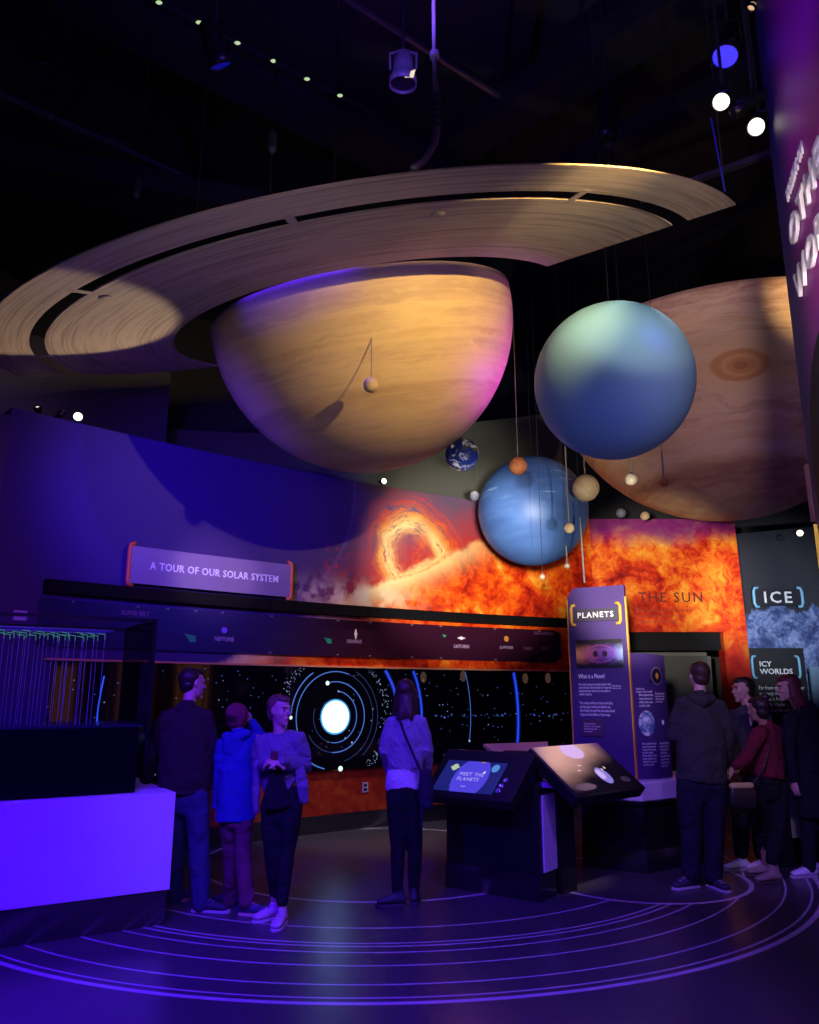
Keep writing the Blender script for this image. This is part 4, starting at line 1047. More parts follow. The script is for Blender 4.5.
M_lw = glow('lens_warm', (1,.92,.72,1), 3.0); M_lb = glow('lens_blue', (.03,.02,1,1), 2.2); M_loff = plain('lens_dark', (.02,.02,.03,1), .1)
M_ldb = glow('lens_dim_blue', (.01,.008,.6,1), .35)
FW1 = at(721,102,4.9); FW2 = at(756,127,4.9); FB = at(725,57,5.0); FL = at(221,66,5.3); FC = at(403,84,5.4)
fixture('stage_spotlight', 'white lit spotlight at the upper right, left of its lit twin', FW1, (.5,2.8,3.0), .22, .058, M_lw)
fixture('stage_spotlight', 'lower white lit spotlight close to the violet sign', FW2, (.5,2.8,3.4), .24, .058, M_lw)
fixture('stage_spotlight', 'long spotlight with a bright blue lens above the two white lit spotlights', FB, (.2,3.2,0), .48, .085, M_lb, flare=1.2)
fixture('stage_spotlight', 'black spotlight with a dim blue lens hanging at the upper left', FL, hit(SATC, 1.554, 290, 280), .34, .09, M_ldb)
fc_ = fixture('stage_spotlight', 'grey can spotlight with a glowing painted highlight left of the bent pipe', FC, (-.1,5.9,1.5), .26, .10, M_loff, mat=plain('lamp_pale', (.16,.16,.17,1), .4))
mb = MB(); pc = FC+V((.055,-.10,.03)); mb.slab([pc+V((-.04,0,-.05)),pc+V((.03,0,-.05)),pc+V((.045,0,.02)),pc+V((.0,0,.0))], .01); mb.build('highlight_piece', glow('highlight_glow', (1,.85,.6,1), .9), fc_)  # glowing piece stands in for the highlight on the can
fixture('gobo_projector', 'black tube projector between the two white lit spotlights', at(733,112,4.95), (1.0,5.2,5.1), .34, .05, M_loff, flare=1.0)
fixture('stage_spotlight', 'dark unlit spotlight hanging above the right half of the rings', at(607,140,6.3), (1.6,7,2), .45, .085, M_loff)
fixture('stage_spotlight', 'small unlit spotlight left of the conduit at the far upper left', at(42,70,6.5), (-2,7,1), .25, .08, M_loff)
# pair of small warm bulbs at the top of the sign
for px, py, lb in ((751,8,'small warm lamp at the top right, left of its pair'),(761,13,'small warm lamp at the top edge of the violet sign')):
    fixture('small_lamp', lb, at(px,py,4.9), (0,5,2), .10, .028, glow('lens_peach', (1,.6,.35,1), .8))
mb = MB(); mb.tube([at(761,14,4.95), at(764,45,4.95)], .018, 8); o_ = mb.build('copper_pipe', plain('copper_pipe', (.35,.18,.12,1), .4, metal=.5)); tag(o_, 'short copper coloured pipe below the small warm lamp', 'pipe')
mb = MB(); mb.tube([at(725,192,4.7), at(711,118,4.7)], .006, 6); o_ = mb.build('blue_cable', plain('blue_cable', (.02,.02,.35,1), .5)); tag(o_, 'thin blue cable rising from the tip of the ring', 'cable')
# lights standing on top of the mural wall
def walltop(X, px, py, aim, lens, label, r=.035):
    b = W(X, 4.43, -.1); p = V((b.x, b.y-.02, 4.43+.10))
    e = fixture('wall_top_spotlight', label, p, aim, .14, r, lens, yoke=False)
    mb = MB(); d = (V(aim)-p).normalized(); c_ = p-d*.08; mb.tube([(c_.x,c_.y,4.43), tuple(c_)], .012, 6); mb.lathe([(.001,0),(.05,0),(.05,.02),(.001,.02)], 12, Matrix.Translation((c_.x,c_.y,4.43))); mb.build('bracket', M_can, e)
    return p
walltop(-3.80, 36, 412, (-3.6,6,6.5), M_lw, 'small lit wall top light nearest the left end of the wall')
walltop(-3.62, 58, 418, (-3.0,7.5,5.0), M_loff, 'small unlit lamp between the two lit lamps on the wall top')
walltop(-3.50, 80, 424, (-1.5,4,4.0), M_lw, 'round bright lamp facing the camera on the left end of the wall top', .045)
walltop(-.30, 382, 481, (.8,8,4.1), M_lw, 'black lamp on the wall top just below the ringed planet', .04)
for px, py, Y, lb in ((800,533,12.8,'bright lamp above the icy wall'),(781,538,12.9,'dim lamp above the icy wall, left of the bright one')):
    fixture('distant_lamp', lb, at(px,py,Y), (1,0,3), .2, .05, M_lw if px == 800 else M_loff, pole=4.32, yoke=False)
# ================================================================ people
def capsule(mb, stations, side, n=14, cap0=1.0):
    """closed tube with rounded ends through (point, half width, half depth); side = width direction"""
    st = [(V(p), a, b) for p, a, b in stations]
    t0 = (st[0][0]-st[1][0]).normalized(); t1 = (st[-1][0]-st[-2][0]).normalized()
    full = []
    for k in (.98, .8, .5): q = sqrt(1-k*k); m = min(st[0][1], st[0][2]); full.append((st[0][0]+t0*m*k*cap0, st[0][1]*q, st[0][2]*q))
    full += st
    for k in (.5, .8, .98): q = sqrt(1-k*k); m = min(st[-1][1], st[-1][2]); full.append((st[-1][0]+t1*m*k, st[-1][1]*q, st[-1][2]*q))
    v = []; side = V(side)
    for i, (p, a, b) in enumerate(full):
        j0, j1 = max(0, i-1), min(len(full)-1, i+1); t = (full[j1][0]-full[j0][0]).normalized()
        s = (side-t*side.dot(t)); s = s.normalized() if s.length > .05 else t.orthogonal().normalized(); w = t.cross(s)
        v += [p+s*a*cos(2*pi*k/n)+w*b*sin(2*pi*k/n) for k in range(n)]
    f = []; m = len(full)
    for i in range(m-1):
        for k in range(n): f.append((i*n+k, i*n+(k+1)%n, (i+1)*n+(k+1)%n, (i+1)*n+k))
    f += [tuple(range(n))[::-1], tuple((m-1)*n+k for k in range(n))]
    mb.add(v, f)
def ell(mb, p, axes, r, n=16):
    """ellipsoid with axes (x,y,z vectors)"""
    M = Matrix([[axes[j][i] for j in range(3)] for i in range(3)]).to_4x4(); mb.sphere(p, r, n, M)
_tex = {}
def fuse(name, mb, mat, parent, voxel=.008, smooth=4, wrinkle=0, wscale=.12, dec=None):
    """fuse overlapping closed pieces into one continuous skin"""
    me = bpy.data.meshes.new(name); me.from_pydata([tuple(v) for v in mb.v], [], mb.f)
    bm = bmesh.new(); bm.from_mesh(me); bmesh.ops.recalc_face_normals(bm, faces=bm.faces); bm.to_mesh(me); bm.free()
    t = bpy.data.objects.new('tmp', me); COL.objects.link(t)
    r = t.modifiers.new('r', 'REMESH'); r.mode = 'VOXEL'; r.voxel_size = voxel
    s = t.modifiers.new('s', 'SMOOTH'); s.factor = .6; s.iterations = smooth
    if wrinkle:
        if wscale not in _tex:
            tx = bpy.data.textures.new('folds', 'CLOUDS'); tx.noise_scale = wscale; tx.noise_depth = 2; _tex[wscale] = tx
        d = t.modifiers.new('d', 'DISPLACE'); d.texture = _tex[wscale]; d.strength = wrinkle; d.mid_level = .5; d.texture_coords = 'GLOBAL'
    dg = bpy.context.evaluated_depsgraph_get(); me2 = bpy.data.meshes.new_from_object(t.evaluated_get(dg))
    bpy.data.objects.remove(t); me2.name = name; me2.materials.clear(); me2.materials.append(mat)
    for p in me2.polygons: p.use_smooth = True
    o = bpy.data.objects.new(name, me2); COL.objects.link(o); put_under(o, parent) if parent else None
    return o
UP = V((0,0,1))
def hand(mb, wr, d, palm, side, s=1.0, curl=.4, thumb=1):
    """wr wrist, d direction of the hand, palm = palm normal, side = towards thumb"""
    d = V(d).normalized(); palm = V(palm); palm = (palm-d*palm.dot(d)).normalized(); sd = d.cross(palm).normalized()
    if sd.dot(V(side)) < 0: sd = -sd
    L = .095*s
    capsule(mb, [(wr, .024*s, .018*s), (wr+d*.03*s, .032*s, .016*s), (wr+d*.075*s, .038*s, .013*s), (wr+d*.09*s, .036*s, .011*s)], sd, 12)
    for k, (o, l) in enumerate(((.030,.068),(.010,.078),(-.010,.072),(-.029,.056))):
        p = wr+d*.088*s+sd*o*s; q = [p-d*.02*s]; dd = d.copy(); ang = curl
        q.append(p)
        for seg in (.45,.32,.26):
            dd = (dd*cos(ang)+palm*sin(ang)).normalized(); p = p+dd*l*seg*s; q.append(p); ang = curl
            pl_ = palm
        rr = [.0095,.0092,.0085,.0078,.0068]
        capsule(mb, [(a, r*s, r*s) for a, r in zip(q, rr)], sd, 8)
    p = wr+d*.025*s+sd*.026*s; t = (d*.6+sd*.7+palm*.35).normalized()
    capsule(mb, [(p-t*.01*s, .013*s, .012*s), (p+t*.03*s, .012*s, .011*s), (p+t*.03*s+(d*.85+sd*.3+palm*.35).normalized()*.035*s, .009*s, .009*s)], palm, 8)
def person(label, J, fr, hf, sc=1.0, top=None, leg=None, shoe=None, hair=None, skin=None, female=False, hands=(None,None), group=None, tilt=0.0, skip_hands=False, build=1.0):
    """J joints: head, neck, shL, shR, elL, elR, wrL, wrR, hipL, hipR, knL, knR, anL, anR (image left / right); fr torso facing, hf face direction"""
    fr = V(fr).normalized(); hf = V(hf).normalized()
    foot_c = (J['anL']+J['anR'])/2; e = empty('person', (foot_c.x, foot_c.y, 0)); tag(e, label, 'person', group)
    side = (J['shR']-J['shL']).normalized()
    hips = (J['hipL']+J['hipR'])/2; nb = (J['shL']+J['shR'])/2; s = sc
    mb = MB()
    # torso
    tw = (J['shR']-J['shL']).length/2
    spine = lambda t: hips.lerp(nb, t)
    capsule(mb, [(hips-UP*.03*s,.110*s,.085*s),(spine(.08),.125*s,.09*s),(spine(.35),.115*s*build,.085*s),(spine(.7),.120*s,.085*s),(spine(.92),.098*s,.065*s),(nb+UP*.02*s,.07*s,.055*s)], side, 18)
    hd = J['head']; up = (hd-J['neck']).normalized() if (hd-J['neck']).length > .02 else UP
    up = (UP*.8+up*.2).normalized(); hx = hf.cross(up).normalized(); hfu = up.cross(hx).normalized()
    if hfu.dot(hf) < 0: hfu = -hfu
    ax = (hx, hfu, up); h = s*1.06
    capsule(mb, [(nb-UP*.02*s, .06*s, .055*s), (nb.lerp(hd, .4), .052*s, .05*s), (hd-up*.04*h-hfu*.012*h, .05*s, .05*s)], hx, 14)
    ell(mb, hd+up*.032*h-hfu*.012*h, ax, (.073*h,.093*h,.082*h), 20)
    ell(mb, hd-up*.012*h+hfu*.022*h, ax, (.062*h,.068*h,.085*h), 18)
    ell(mb, hd-up*.055*h+hfu*.028*h, ax, (.050*h,.056*h,.052*h), 16)
    ell(mb, hd-up*.094*h+hfu*.068*h, ax, (.022*h,.020*h,.018*h), 10); ell(mb, hd-up*.055*h+hfu*.066*h, ax, (.030*h,.024*h,.034*h), 12)
    capsule(mb, [(hd+up*.018*h+hfu*.086*h, .008*h, .008*h), (hd-up*.020*h+hfu*.104*h, .013*h, .012*h)], hx, 10)
    capsule(mb, [(hd+up*.030*h+hfu*.080*h-hx*.034*h, .010*h, .008*h), (hd+up*.034*h+hfu*.086*h, .009*h, .008*h), (hd+up*.030*h+hfu*.080*h+hx*.034*h, .010*h, .008*h)], up, 8)
    for k in (-1, 1):
        ell(mb, hd+hx*k*.071*h-hfu*.004*h+up*.0*h, (hx, hfu, up), (.009*h,.018*h,.030*h), 10)
        ell(mb, hd+hx*k*.036*h+hfu*.066*h-up*.022*h, ax, (.020*h,.016*h,.018*h), 10)
    capsule(mb, [(hd-up*.052*h+hfu*.083*h-hx*.018*h, .006*h, .006*h), (hd-up*.051*h+hfu*.090*h, .008*h, .008*h), (hd-up*.052*h+hfu*.083*h+hx*.018*h, .006*h, .006*h)], up, 8)
    # arms and legs
    for a, b in (('L', -1), ('R', 1)):
        sh, el, wr = J['sh'+a], J['el'+a], J['wr'+a]; shi = sh-side*b*.02*s-UP*.02*s
        capsule(mb, [(nb.lerp(shi, .45)-UP*.03*s, .045*s, .045*s), (shi-UP*.01*s, .046*s, .046*s), (sh.lerp(el, .5), .046*s, .048*s), (el, .038*s, .04*s), (el.lerp(wr, .35), .038*s, .038*s), (wr, .025*s, .020*s)], fr, 12)
        hi, kn, an = J['hip'+a], J['kn'+a], J['an'+a]
        capsule(mb, [(hi-UP*.045*s, .072*s, .078*s), (hi.lerp(kn, .45), .075*s, .08*s), (kn, .052*s, .056*s), (kn.lerp(an, .35), .052*s, .056*s), (an, .035*s, .038*s)], side, 14)
    if not skip_hands:
        for a in ('L', 'R'):
            hh = hands[0 if a == 'L' else 1]
            if hh is False: continue
            d = (J['wr'+a]-J['el'+a]).normalized()
            if hh is None: hh = dict(d=d*.7-UP*.3, palm=(side if a == 'L' else -side), side=fr, curl=.35)
            hand(mb, J['wr'+a]+d*.005, hh['d'], hh['palm'], hh['side'], s*.95, hh.get('curl', .4))
    body = fuse('body', mb, skin, e, .0062, 3)
    for k in (-1, 1):
        q = MB(); ell(q, hd+hx*k*.031*h+hfu*.0815*h+up*.008*h, ax, (.010*h,.008*h,.0055*h), 10); q.build('eye', M_eye, e, True)
        q = MB(); q.tube([hd+hx*k*.014*h+hfu*.094*h+up*.030*h, hd+hx*k*.034*h+hfu*.090*h+up*.035*h, hd+hx*k*.050*h+hfu*.078*h+up*.028*h], .004*h, 6); q.build('eyebrow', hair['mat'] if hair else M_eye, e, True)
    q = MB(); q.tube([hd-up*.053*h+hfu*.090*h-hx*.020*h, hd-up*.051*h+hfu*.0955*h, hd-up*.053*h+hfu*.090*h+hx*.020*h], .0035*h, 6); q.build('lips', M_lip, e, True)
    P = dict(e=e, side=side, hips=hips, nb=nb, hd=hd, hx=hx, hfu=hfu, up=up, h=h, J=J, fr=fr, s=s, spine=spine)
    return P
M_eye = plain('dark_eye', (.01,.008,.008,1), .3); M_lip = plain('lip', (.32,.12,.10,1), .5)
def jacket(P, name, mat, hem, chest, waist, hemw, th=.022, sleeve=(.062,.052,.045), collar=.075, hemz=None, depth=.75, wr=.018, slv_end=1.0, open_=None, shoulder=None, voxel=.009):
    """hem: world z of the hem; chest/waist/hemw half widths"""
    s = P['s']; J = P['J']; mb = MB(); nb = P['nb']; hips = P['hips']; sd = P['side']
    hp = V((hips.x, hips.y, hem)) if hemz is None else V((hemz[0], hemz[1], hem))
    sw = (J['shR']-J['shL']).length/2
    w0 = P['spine'](.35); c0 = P['spine'](.72)
    capsule(mb, [(hp+UP*.02, hemw, hemw*depth),(hp.lerp(w0,.5),(hemw+waist)/2,(hemw+waist)/2*depth),(w0, waist, waist*depth*1.02),(c0, chest, chest*depth*.95),(P['spine'](.92), sw*.86, chest*depth*.80),(nb+UP*.02*s, collar*1.25, collar*1.05),(nb+UP*.055*s, collar, collar*.95)], sd, 22, .12)
    for a, b in (('L',-1),('R',1)):
        sh, el, wr_ = J['sh'+a], J['el'+a], J['wr'+a]; end = el.lerp(wr_, slv_end)
        capsule(mb, [(nb.lerp(sh,.5)-UP*.01*s, sleeve[0]*.95, sleeve[0]*1.1),(sh-sd*b*.02*s-UP*.015*s, sleeve[0], sleeve[0]*1.05),(sh.lerp(el,.5), (sleeve[0]+sleeve[1])/2*1.0, (sleeve[0]+sleeve[1])/2),(el, sleeve[1], sleeve[1]),(el.lerp(end,.6), sleeve[1]*.92, sleeve[1]*.92),(end-(end-el).normalized()*.02, sleeve[2], sleeve[2])], P['fr'], 14)
    return fuse(name, mb, mat, P['e'], voxel, 4, wr)
def trousers(P, mat, thigh=.098, knee=.070, hemr=.055, wr=.012, name='trousers', pel=.155, low=0.0, rise=.08):
    s = P['s']; J = P['J']; mb = MB(); hips = P['hips']; sd = P['side']
    capsule(mb, [(hips-UP*.05*s, pel*.86*s, .115*s),(hips+UP*.03*s, pel*s, .122*s),(hips+UP*rise*s, pel*.92*s, .112*s)], sd, 20)
    for a in 'LR':
        hi, kn, an = J['hip'+a], J['kn'+a], J['an'+a]; en = an+UP*low
        capsule(mb, [(hi-UP*.005*s, thigh*s, thigh*1.1*s),(hi.lerp(kn,.45), thigh*.92*s, thigh*1.0*s),(kn, knee*s, knee*1.05*s),(kn.lerp(en,.35), knee*.95*s, knee*1.05*s),(en, hemr*s, hemr*1.1*s)], sd, 16)
    return fuse(name, mb, mat, P['e'], .009, 4, wr, .09)
def shoe(P, an, d, mat, smat, L=.27, w=.048, h=.07, name='shoe', z0=0.0, collar=.10, laces=True, sole=.020, boot=0):
    """an ankle joint; d toe direction"""
    e = P['e']; d = V((d[0], d[1], 0)).normalized(); sd = V((-d.y, d.x, 0)); s = P['s']
    b = V((an.x, an.y, z0))-d*.06*s; mb = MB()
    capsule(mb, [(b+d*.01+UP*(sole+.032), w*.80, .035),(b+d*.08*s+UP*(sole+.038), w*.86, .040),(b+d*L*.62+UP*(sole+.026), w*.98, .030),(b+d*L*.86+UP*(sole+.018), w*.86, .020)], sd, 16)
    capsule(mb, [(b+d*.045*s+UP*(sole+.03), w*.80, .050),(b+d*.055*s+UP*(collar+boot), w*.80, .048)], sd, 14)
    u_ = fuse(name, mb, mat, e, .006, 3)
    prof = [(-.02,.55),(.0,.8),(.10,.86),(.4,.9),(.62,1.05),(.8,1.0),(.92,.75),(.99,.3)]
    v = [b+d*L*t+sd*w*q for t, q in prof]+[b+d*L*t-sd*w*q for t, q in prof[::-1]]; k = len(v); m2 = MB()
    m2.add([p+UP*.001 for p in v]+[p+UP*sole for p in v], [tuple(range(k)), tuple(range(k, 2*k))[::-1]]+[(i, k+i, k+(i+1)%k, (i+1)%k) for i in range(k)]); so = m2.build('sole', smat, u_, True, bevel=.004)
    for p in so.data.polygons: p.use_smooth = False
    if laces:
        m3 = MB()
        for i in range(4):
            c_ = b+d*(.10+i*.028)*s+UP*(sole+.078-i*.010); m3.tube([c_-sd*.022, c_+UP*.004, c_+sd*.022], .004, 6)
        m3.build('laces', smat, u_, True)
    return u_
def cap_hair(P, mat, kind='short', **k):
    hd, hx, hf, up, h = P['hd'], P['hx'], P['hfu'], P['up'], P['h']; mb = MB(); ax = (hx, hf, up)
    ell(mb, hd+up*.042*h-hf*.031*h, ax, (.079*h,.091*h,.083*h), 20)
    if kind == 'short':
        ell(mb, hd-hf*.050*h-up*.010*h, ax, (.070*h,.055*h,.065*h), 16)
        ell(mb, hd+up*.085*h+hf*.020*h, ax, (.058*h,.062*h,.035*h), 14)
    if kind == 'bald':
        mb = MB(); ell(mb, hd+up*.012*h-hf*.030*h, ax, (.079*h,.082*h,.068*h), 18); ell(mb, hd-hf*.050*h-up*.020*h, ax, (.068*h,.052*h,.055*h), 16)
        ell(mb, hd+up*.05*h-hf*.01*h, ax, (.076*h,.088*h,.066*h), 18)
    if kind == 'back':
        ell(mb, hd-hf*.055*h-up*.02*h, ax, (.066*h,.055*h,.066*h), 16); ell(mb, hd-hf*.105*h-up*.01*h, ax, (.032*h,.030*h,.036*h), 12)
        ell(mb, hd+up*.088*h+hf*.030*h, ax, (.052*h,.055*h,.028*h), 14)
    if kind == 'bun':
        ell(mb, hd-hf*.050*h-up*.015*h, ax, (.072*h,.060*h,.070*h), 16); b = V(k.get('bun', hd-hf*.09*h+up*.09*h)); ell(mb, b, ax, (.042*h,.042*h,.040*h), 14)
    if kind == 'long':
        L = k.get('L', .24); nstr = 13
        ell(mb, hd-hf*.045*h-up*.03*h, ax, (.078*h,.060*h,.085*h), 16)
        for i in range(nstr):
            a = (-1+2*i/(nstr-1))*k.get('spread', 1.9); dd = (-hf*cos(a)+hx*sin(a)); p0 = hd+up*.03*h+dd*.070*h-hf*.01*h
            p1 = hd-up*.07*h+dd*.082*h-hf*.012*h; p2 = hd-up*L*h+dd*(.078+.018*((i*7)%3)/2)*h-hf*.02*h
            p2 = p2+up*((i*5)%4)*.008
            capsule(mb, [(p0,.028*h,.020*h),(p1,.030*h,.020*h),(p1.lerp(p2,.6),.028*h,.019*h),(p2,.016*h,.010*h)], V(dd).cross(up), 8)
    if kind in ('long','bun'): ell(mb, hd+up*.082*h+hf*.026*h, ax, (.062*h,.060*h,.034*h), 14)
    return fuse('hair', mb, mat, P['e'], .006, 3, .006, .03)
def hairmat(name, col):
    g = G(name); o = g.coord(); x, y, z = g.sep(o); n = g.noise(g.vec(x*90, y*90, z*10), 1, 3)
    return g.out(g.mix(n, tuple(q*.6 for q in col[:3])+(1,), tuple(min(1, q*1.4) for q in col[:3])+(1,)), .45, 0, .4, bump=n, bs=.4, bd=.004)
M_skin = plain('skin_light', (.55,.34,.25,1), .5, vary=.06, scale=20)
M_skin2 = plain('skin_tan', (.38,.22,.15,1), .5, vary=.06, scale=20)
H_dark = hairmat('hair_dark', (.018,.012,.010,1)); H_brown = hairmat('hair_brown', (.045,.025,.016,1)); H_blond = hairmat('hair_blond', (.13,.075,.045,1)); H_red = hairmat('hair_auburn', (.12,.03,.025,1))
M_denim = cloth('jeans_blue', (.035,.045,.10,1)); M_blackc = cloth('black_cloth', (.010,.010,.014,1), vary=.4)
M_sole = plain('white_sole', (.45,.43,.45,1), .6); M_shoed = plain('dark_shoe', (.03,.03,.05,1), .6, vary=.3, scale=40)
def JJ(Y, head, neck, shL, shR, elL, elR, wrL, wrR, hipL, hipR, knL, knR, anL, anR, dy=None):
    names = ('head','neck','shL','shR','elL','elR','wrL','wrR','hipL','hipR','knL','knR','anL','anR'); dy = dy or {}
    return {n: at(p[0], p[1], Y+dy.get(n, 0)) for n, p in zip(names, (head,neck,shL,shR,elL,elR,wrL,wrR,hipL,hipR,knL,knR,anL,anR))}

# ---- man in dark jacket at the left, seen from behind
J = JJ(6.55, (193,684),(190,699),(165,716),(207,714),(150,752),(211,750),(146,780),(207,777),(177,795),(197,795),(174,845),(199,845),(174,898),(201,903),
       dict(shL=-.05, shR=.05, elL=.0, elR=.05, wrL=.15, wrR=.12, knL=.12, anL=.25, anR=-.05, knR=0, head=.08, neck=.03, hipL=.03, hipR=0))
Pm = person('man in a dark brown jacket and jeans, back turned, beside the glowing violet block', J, (.25,1,0), (.75,.65,-.05), 1.02, skin=M_skin, hair=dict(mat=H_dark), build=1.15,
    hands=(None, dict(d=(.0,.15,-1), palm=(-1,.2,0), side=(0,1,0), curl=.4)))
jacket(Pm, 'jacket', cloth('jacket_brown', (.030,.021,.019,1)), .84, .215, .225, .222, sleeve=(.072,.066,.056), collar=.078, depth=.68, wr=.03)
trousers(Pm, M_denim, .100, .083, .070, .016, pel=.150, rise=.05)
q = MB(); ell(q, Pm['nb']+UP*.055, (Pm['side'],Pm['fr'],UP), (.088,.078,.045), 16); fuse('collar', q, bpy.data.materials['jacket_brown'], Pm['e'], .008, 3)
cap_hair(Pm, H_dark, 'short')
shoe(Pm, J['anR'], (.9,-.15), M_shoed, M_sole, .30); shoe(Pm, J['anL'], (.8,.4), M_shoed, plain('tan_sole', (.3,.22,.15,1), .6), .29)
# ---- child in a blue hoodie and red beanie
J = JJ(6.45, (237,717),(236,731),(222,742),(254,738),(220,776),(262,738),(217,808),(251,722),(228,812),(244,812),(231,856),(243,857),(231,896),(247,899),
       dict(shL=0, shR=.03, elR=.22, wrR=.20, wrL=.06, anL=.22, knL=.12, head=.03, anR=-.05, wrL_=0))
Pb = person('child in a bright blue hooded coat and red beanie with one arm raised', J, (.3,1,0), (.45,.9,.02), .86, skin=M_skin, hair=dict(mat=H_brown),
    hands=(None, dict(d=(-.6,.1,.6), palm=(-.3,-1,0), side=(0,0,1), curl=.5)))
M_blue_hood = cloth('coat_blue', (.022,.040,.27,1))
jacket(Pb, 'coat', M_blue_hood, .645, .150, .145, .150, sleeve=(.062,.052,.042), collar=.062, depth=.75, wr=.022)
q = MB(); capsule(q, [(Pb['nb']-Pb['side']*.07-Pb['fr']*.045+UP*.035,.040,.05),(Pb['nb']-Pb['fr']*.085+UP*.0,.055,.045),(Pb['nb']+Pb['side']*.08-Pb['fr']*.045+UP*.04,.040,.05)], UP, 14); ell(q, Pb['nb']-Pb['fr']*.085-UP*.035, (Pb['side'],Pb['fr'],UP), (.085,.045,.085), 16); fuse('hood', q, M_blue_hood, Pb['e'], .008, 4, .012)
trousers(Pb, cloth('trousers_maroon', (.14,.045,.075,1)), .088, .074, .074, .014, pel=.145, low=-.02)
q = MB(); ax = (Pb['hx'],Pb['hfu'],Pb['up']); ell(q, Pb['hd']+UP*.030-Pb['hfu']*.005, ax, (.085,.098,.082), 20); capsule(q, [(Pb['hd']-UP*.02-Pb['hfu']*.0,.082,.092),(Pb['hd']+UP*.012,.086,.096)], Pb['hx'], 20); fuse('beanie', q, cloth('beanie_red', (.22,.035,.065,1), 60, 20), Pb['e'], .007, 3)
cap_hair(Pb, H_brown, 'bald')
shoe(Pb, J['anR'], (.95,-.25), plain('sneaker_navy', (.04,.045,.12,1), .6, vary=.4, scale=60), plain('peach_sole', (.65,.45,.35,1), .6), .27, .045); shoe(Pb, J['anL'], (-.5,.3), M_shoed, M_shoed, .25, .045, laces=False)
# ---- woman facing the camera, looking right
J = JJ(6.2, (280,711),(278,729),(260,742),(300,738),(258,767),(306,766),(268,764),(280,762),(272,806),(291,806),(272,850),(287,850),(275,899),(282,906),
       dict(shL=.02, shR=.0, elL=.05, elR=.03, wrL=-.19, wrR=-.21, anL=.10, anR=-.06, head=-.02, hipL=.02))
Pw = person('woman facing us in a denim jacket and black trousers with her hands clasped', J, (.12,-1,0), (.78,-.62,-.02), .95, skin=M_skin, hair=dict(mat=H_blond), female=True,
    hands=(dict(d=(1,-.25,.15), palm=(.1,.5,-1), side=(0,-1,.4), curl=.65), dict(d=(-1,-.15,.05), palm=(.1,.6,-1), side=(0,-1,.5), curl=.75)))
M_wash = cloth('denim_violet_grey', (.16,.15,.22,1), 40, 9)
jacket(Pw, 'jacket', M_wash, .90, .165, .150, .160, sleeve=(.070,.060,.046), collar=.060, depth=.66, wr=.022, hemz=(J['hipL'].x*.35+J['hipR'].x*.65+.01, J['hipL'].y))
# loose front flaps of the jacket
q = MB(); hp = Pw['hips']
capsule(q, [(at(300,770,6.12),.040,.030),(at(303,788,6.12),.048,.032),(at(304,801,6.14),.036,.022)], (1,.2,0), 12); fuse('jacket_flap', q, M_wash, Pw['e'], .008, 3, .015)
q = MB(); capsule(q, [(at(257,765,6.18),.036,.040),(at(256,790,6.18),.034,.045),(at(256,812,6.18),.018,.030)], (1,.3,0), 12); fuse('jacket_flap', q, M_wash, Pw['e'], .008, 3, .015)
q = MB(); capsule(q, [(at(276,768,6.05),.040,.016),(at(276,790,6.06),.085,.020),(at(277,806,6.08),.105,.030)], (1,.1,0), 14); fuse('black_top', q, M_blackc, Pw['e'], .008, 3)
for i in range(5):
    b_ = at(287+i*.6, 742+i*11, 6.2)+V((0,-.118,0)); q = MB(); q.lathe([(.001,-.004),(.009,-.003),(.008,.004),(.001,.005)], 10, Matrix.Translation(b_) @ Matrix.Rotation(pi/2,4,'X')); q.build('button', M_btn, Pw['e'], True)
trousers(Pw, M_blackc, .094, .064, .046, .008, pel=.160, low=.03)
q = MB(); pz = V((J['wrL']+J['wrR'])/2)+V((0,-.02,.045)); q.add([pz+V((-.03,.0,-.04)),pz+V((.03,-.01,-.04)),pz+V((.035,-.01,.04)),pz+V((-.025,0,.045)),pz+V((-.03,.012,-.04)),pz+V((.03,.002,-.04)),pz+V((.035,.002,.04)),pz+V((-.025,.012,.045))],[(0,1,2,3),(7,6,5,4),(0,4,5,1),(1,5,6,2),(2,6,7,3),(3,7,4,0)])
o_ = q.build('small_pouch', plain('dark_red_pouch', (.10,.015,.02,1), .6), None, bevel=.006); tag(o_, 'small dark red pouch held in the clasped hands of the woman in denim', 'pouch')
cap_hair(Pw, H_blond, 'back')
M_pink = plain('pale_sneaker', (.55,.40,.48,1), .6, vary=.2, scale=60)
shoe(Pw, J['anL'], (-.75,-.65), M_pink, M_sole, .25, .044); shoe(Pw, J['anR'], (-.12,-1), M_pink, M_sole, .25, .046)
# ---- woman seen from behind with a shoulder bag
J = JJ(6.65, (406,694),(406,709),(391,721),(422,721),(385,750),(427,750),(390,772),(427,771),(396,793),(412,793),(398,846),(415,846),(397,890),(414,893),
       dict(shL=.0, shR=0, elL=.0, elR=.02, wrL=.20, wrR=.18, head=.05, anL=-.02, anR=.05))
Pk = person('woman with long brown hair and pale denim jacket, back turned, facing the orbits', J, (0,1,0), (.15,1,.02), .95, skin=M_skin, hair=dict(mat=H_brown), female=True)
M_paled = cloth('denim_pale', (.26,.25,.34,1), 40, 10)
jacket(Pk, 'jacket', M_paled, .93, .155, .145, .150, sleeve=(.062,.054,.044), collar=.058, depth=.66, wr=.022)
q = MB(); capsule(q, [(at(404,770,6.65),.140,.100),(at(404,786,6.65),.158,.112)], (1,0,0), 20); fuse('shirt_hem', q, cloth('shirt_white', (.60,.58,.66,1)), Pk['e'], .008, 3, .014)
trousers(Pk, M_blackc, .088, .064, .046, .008, pel=.150, low=.02)
for a, d in (('anL',(-.85,-.15)),('anR',(.1,.9))): shoe(Pk, J[a], d, M_shoed, M_shoed, .23, .044, boot=.06, laces=False, name='boot', sole=.03)
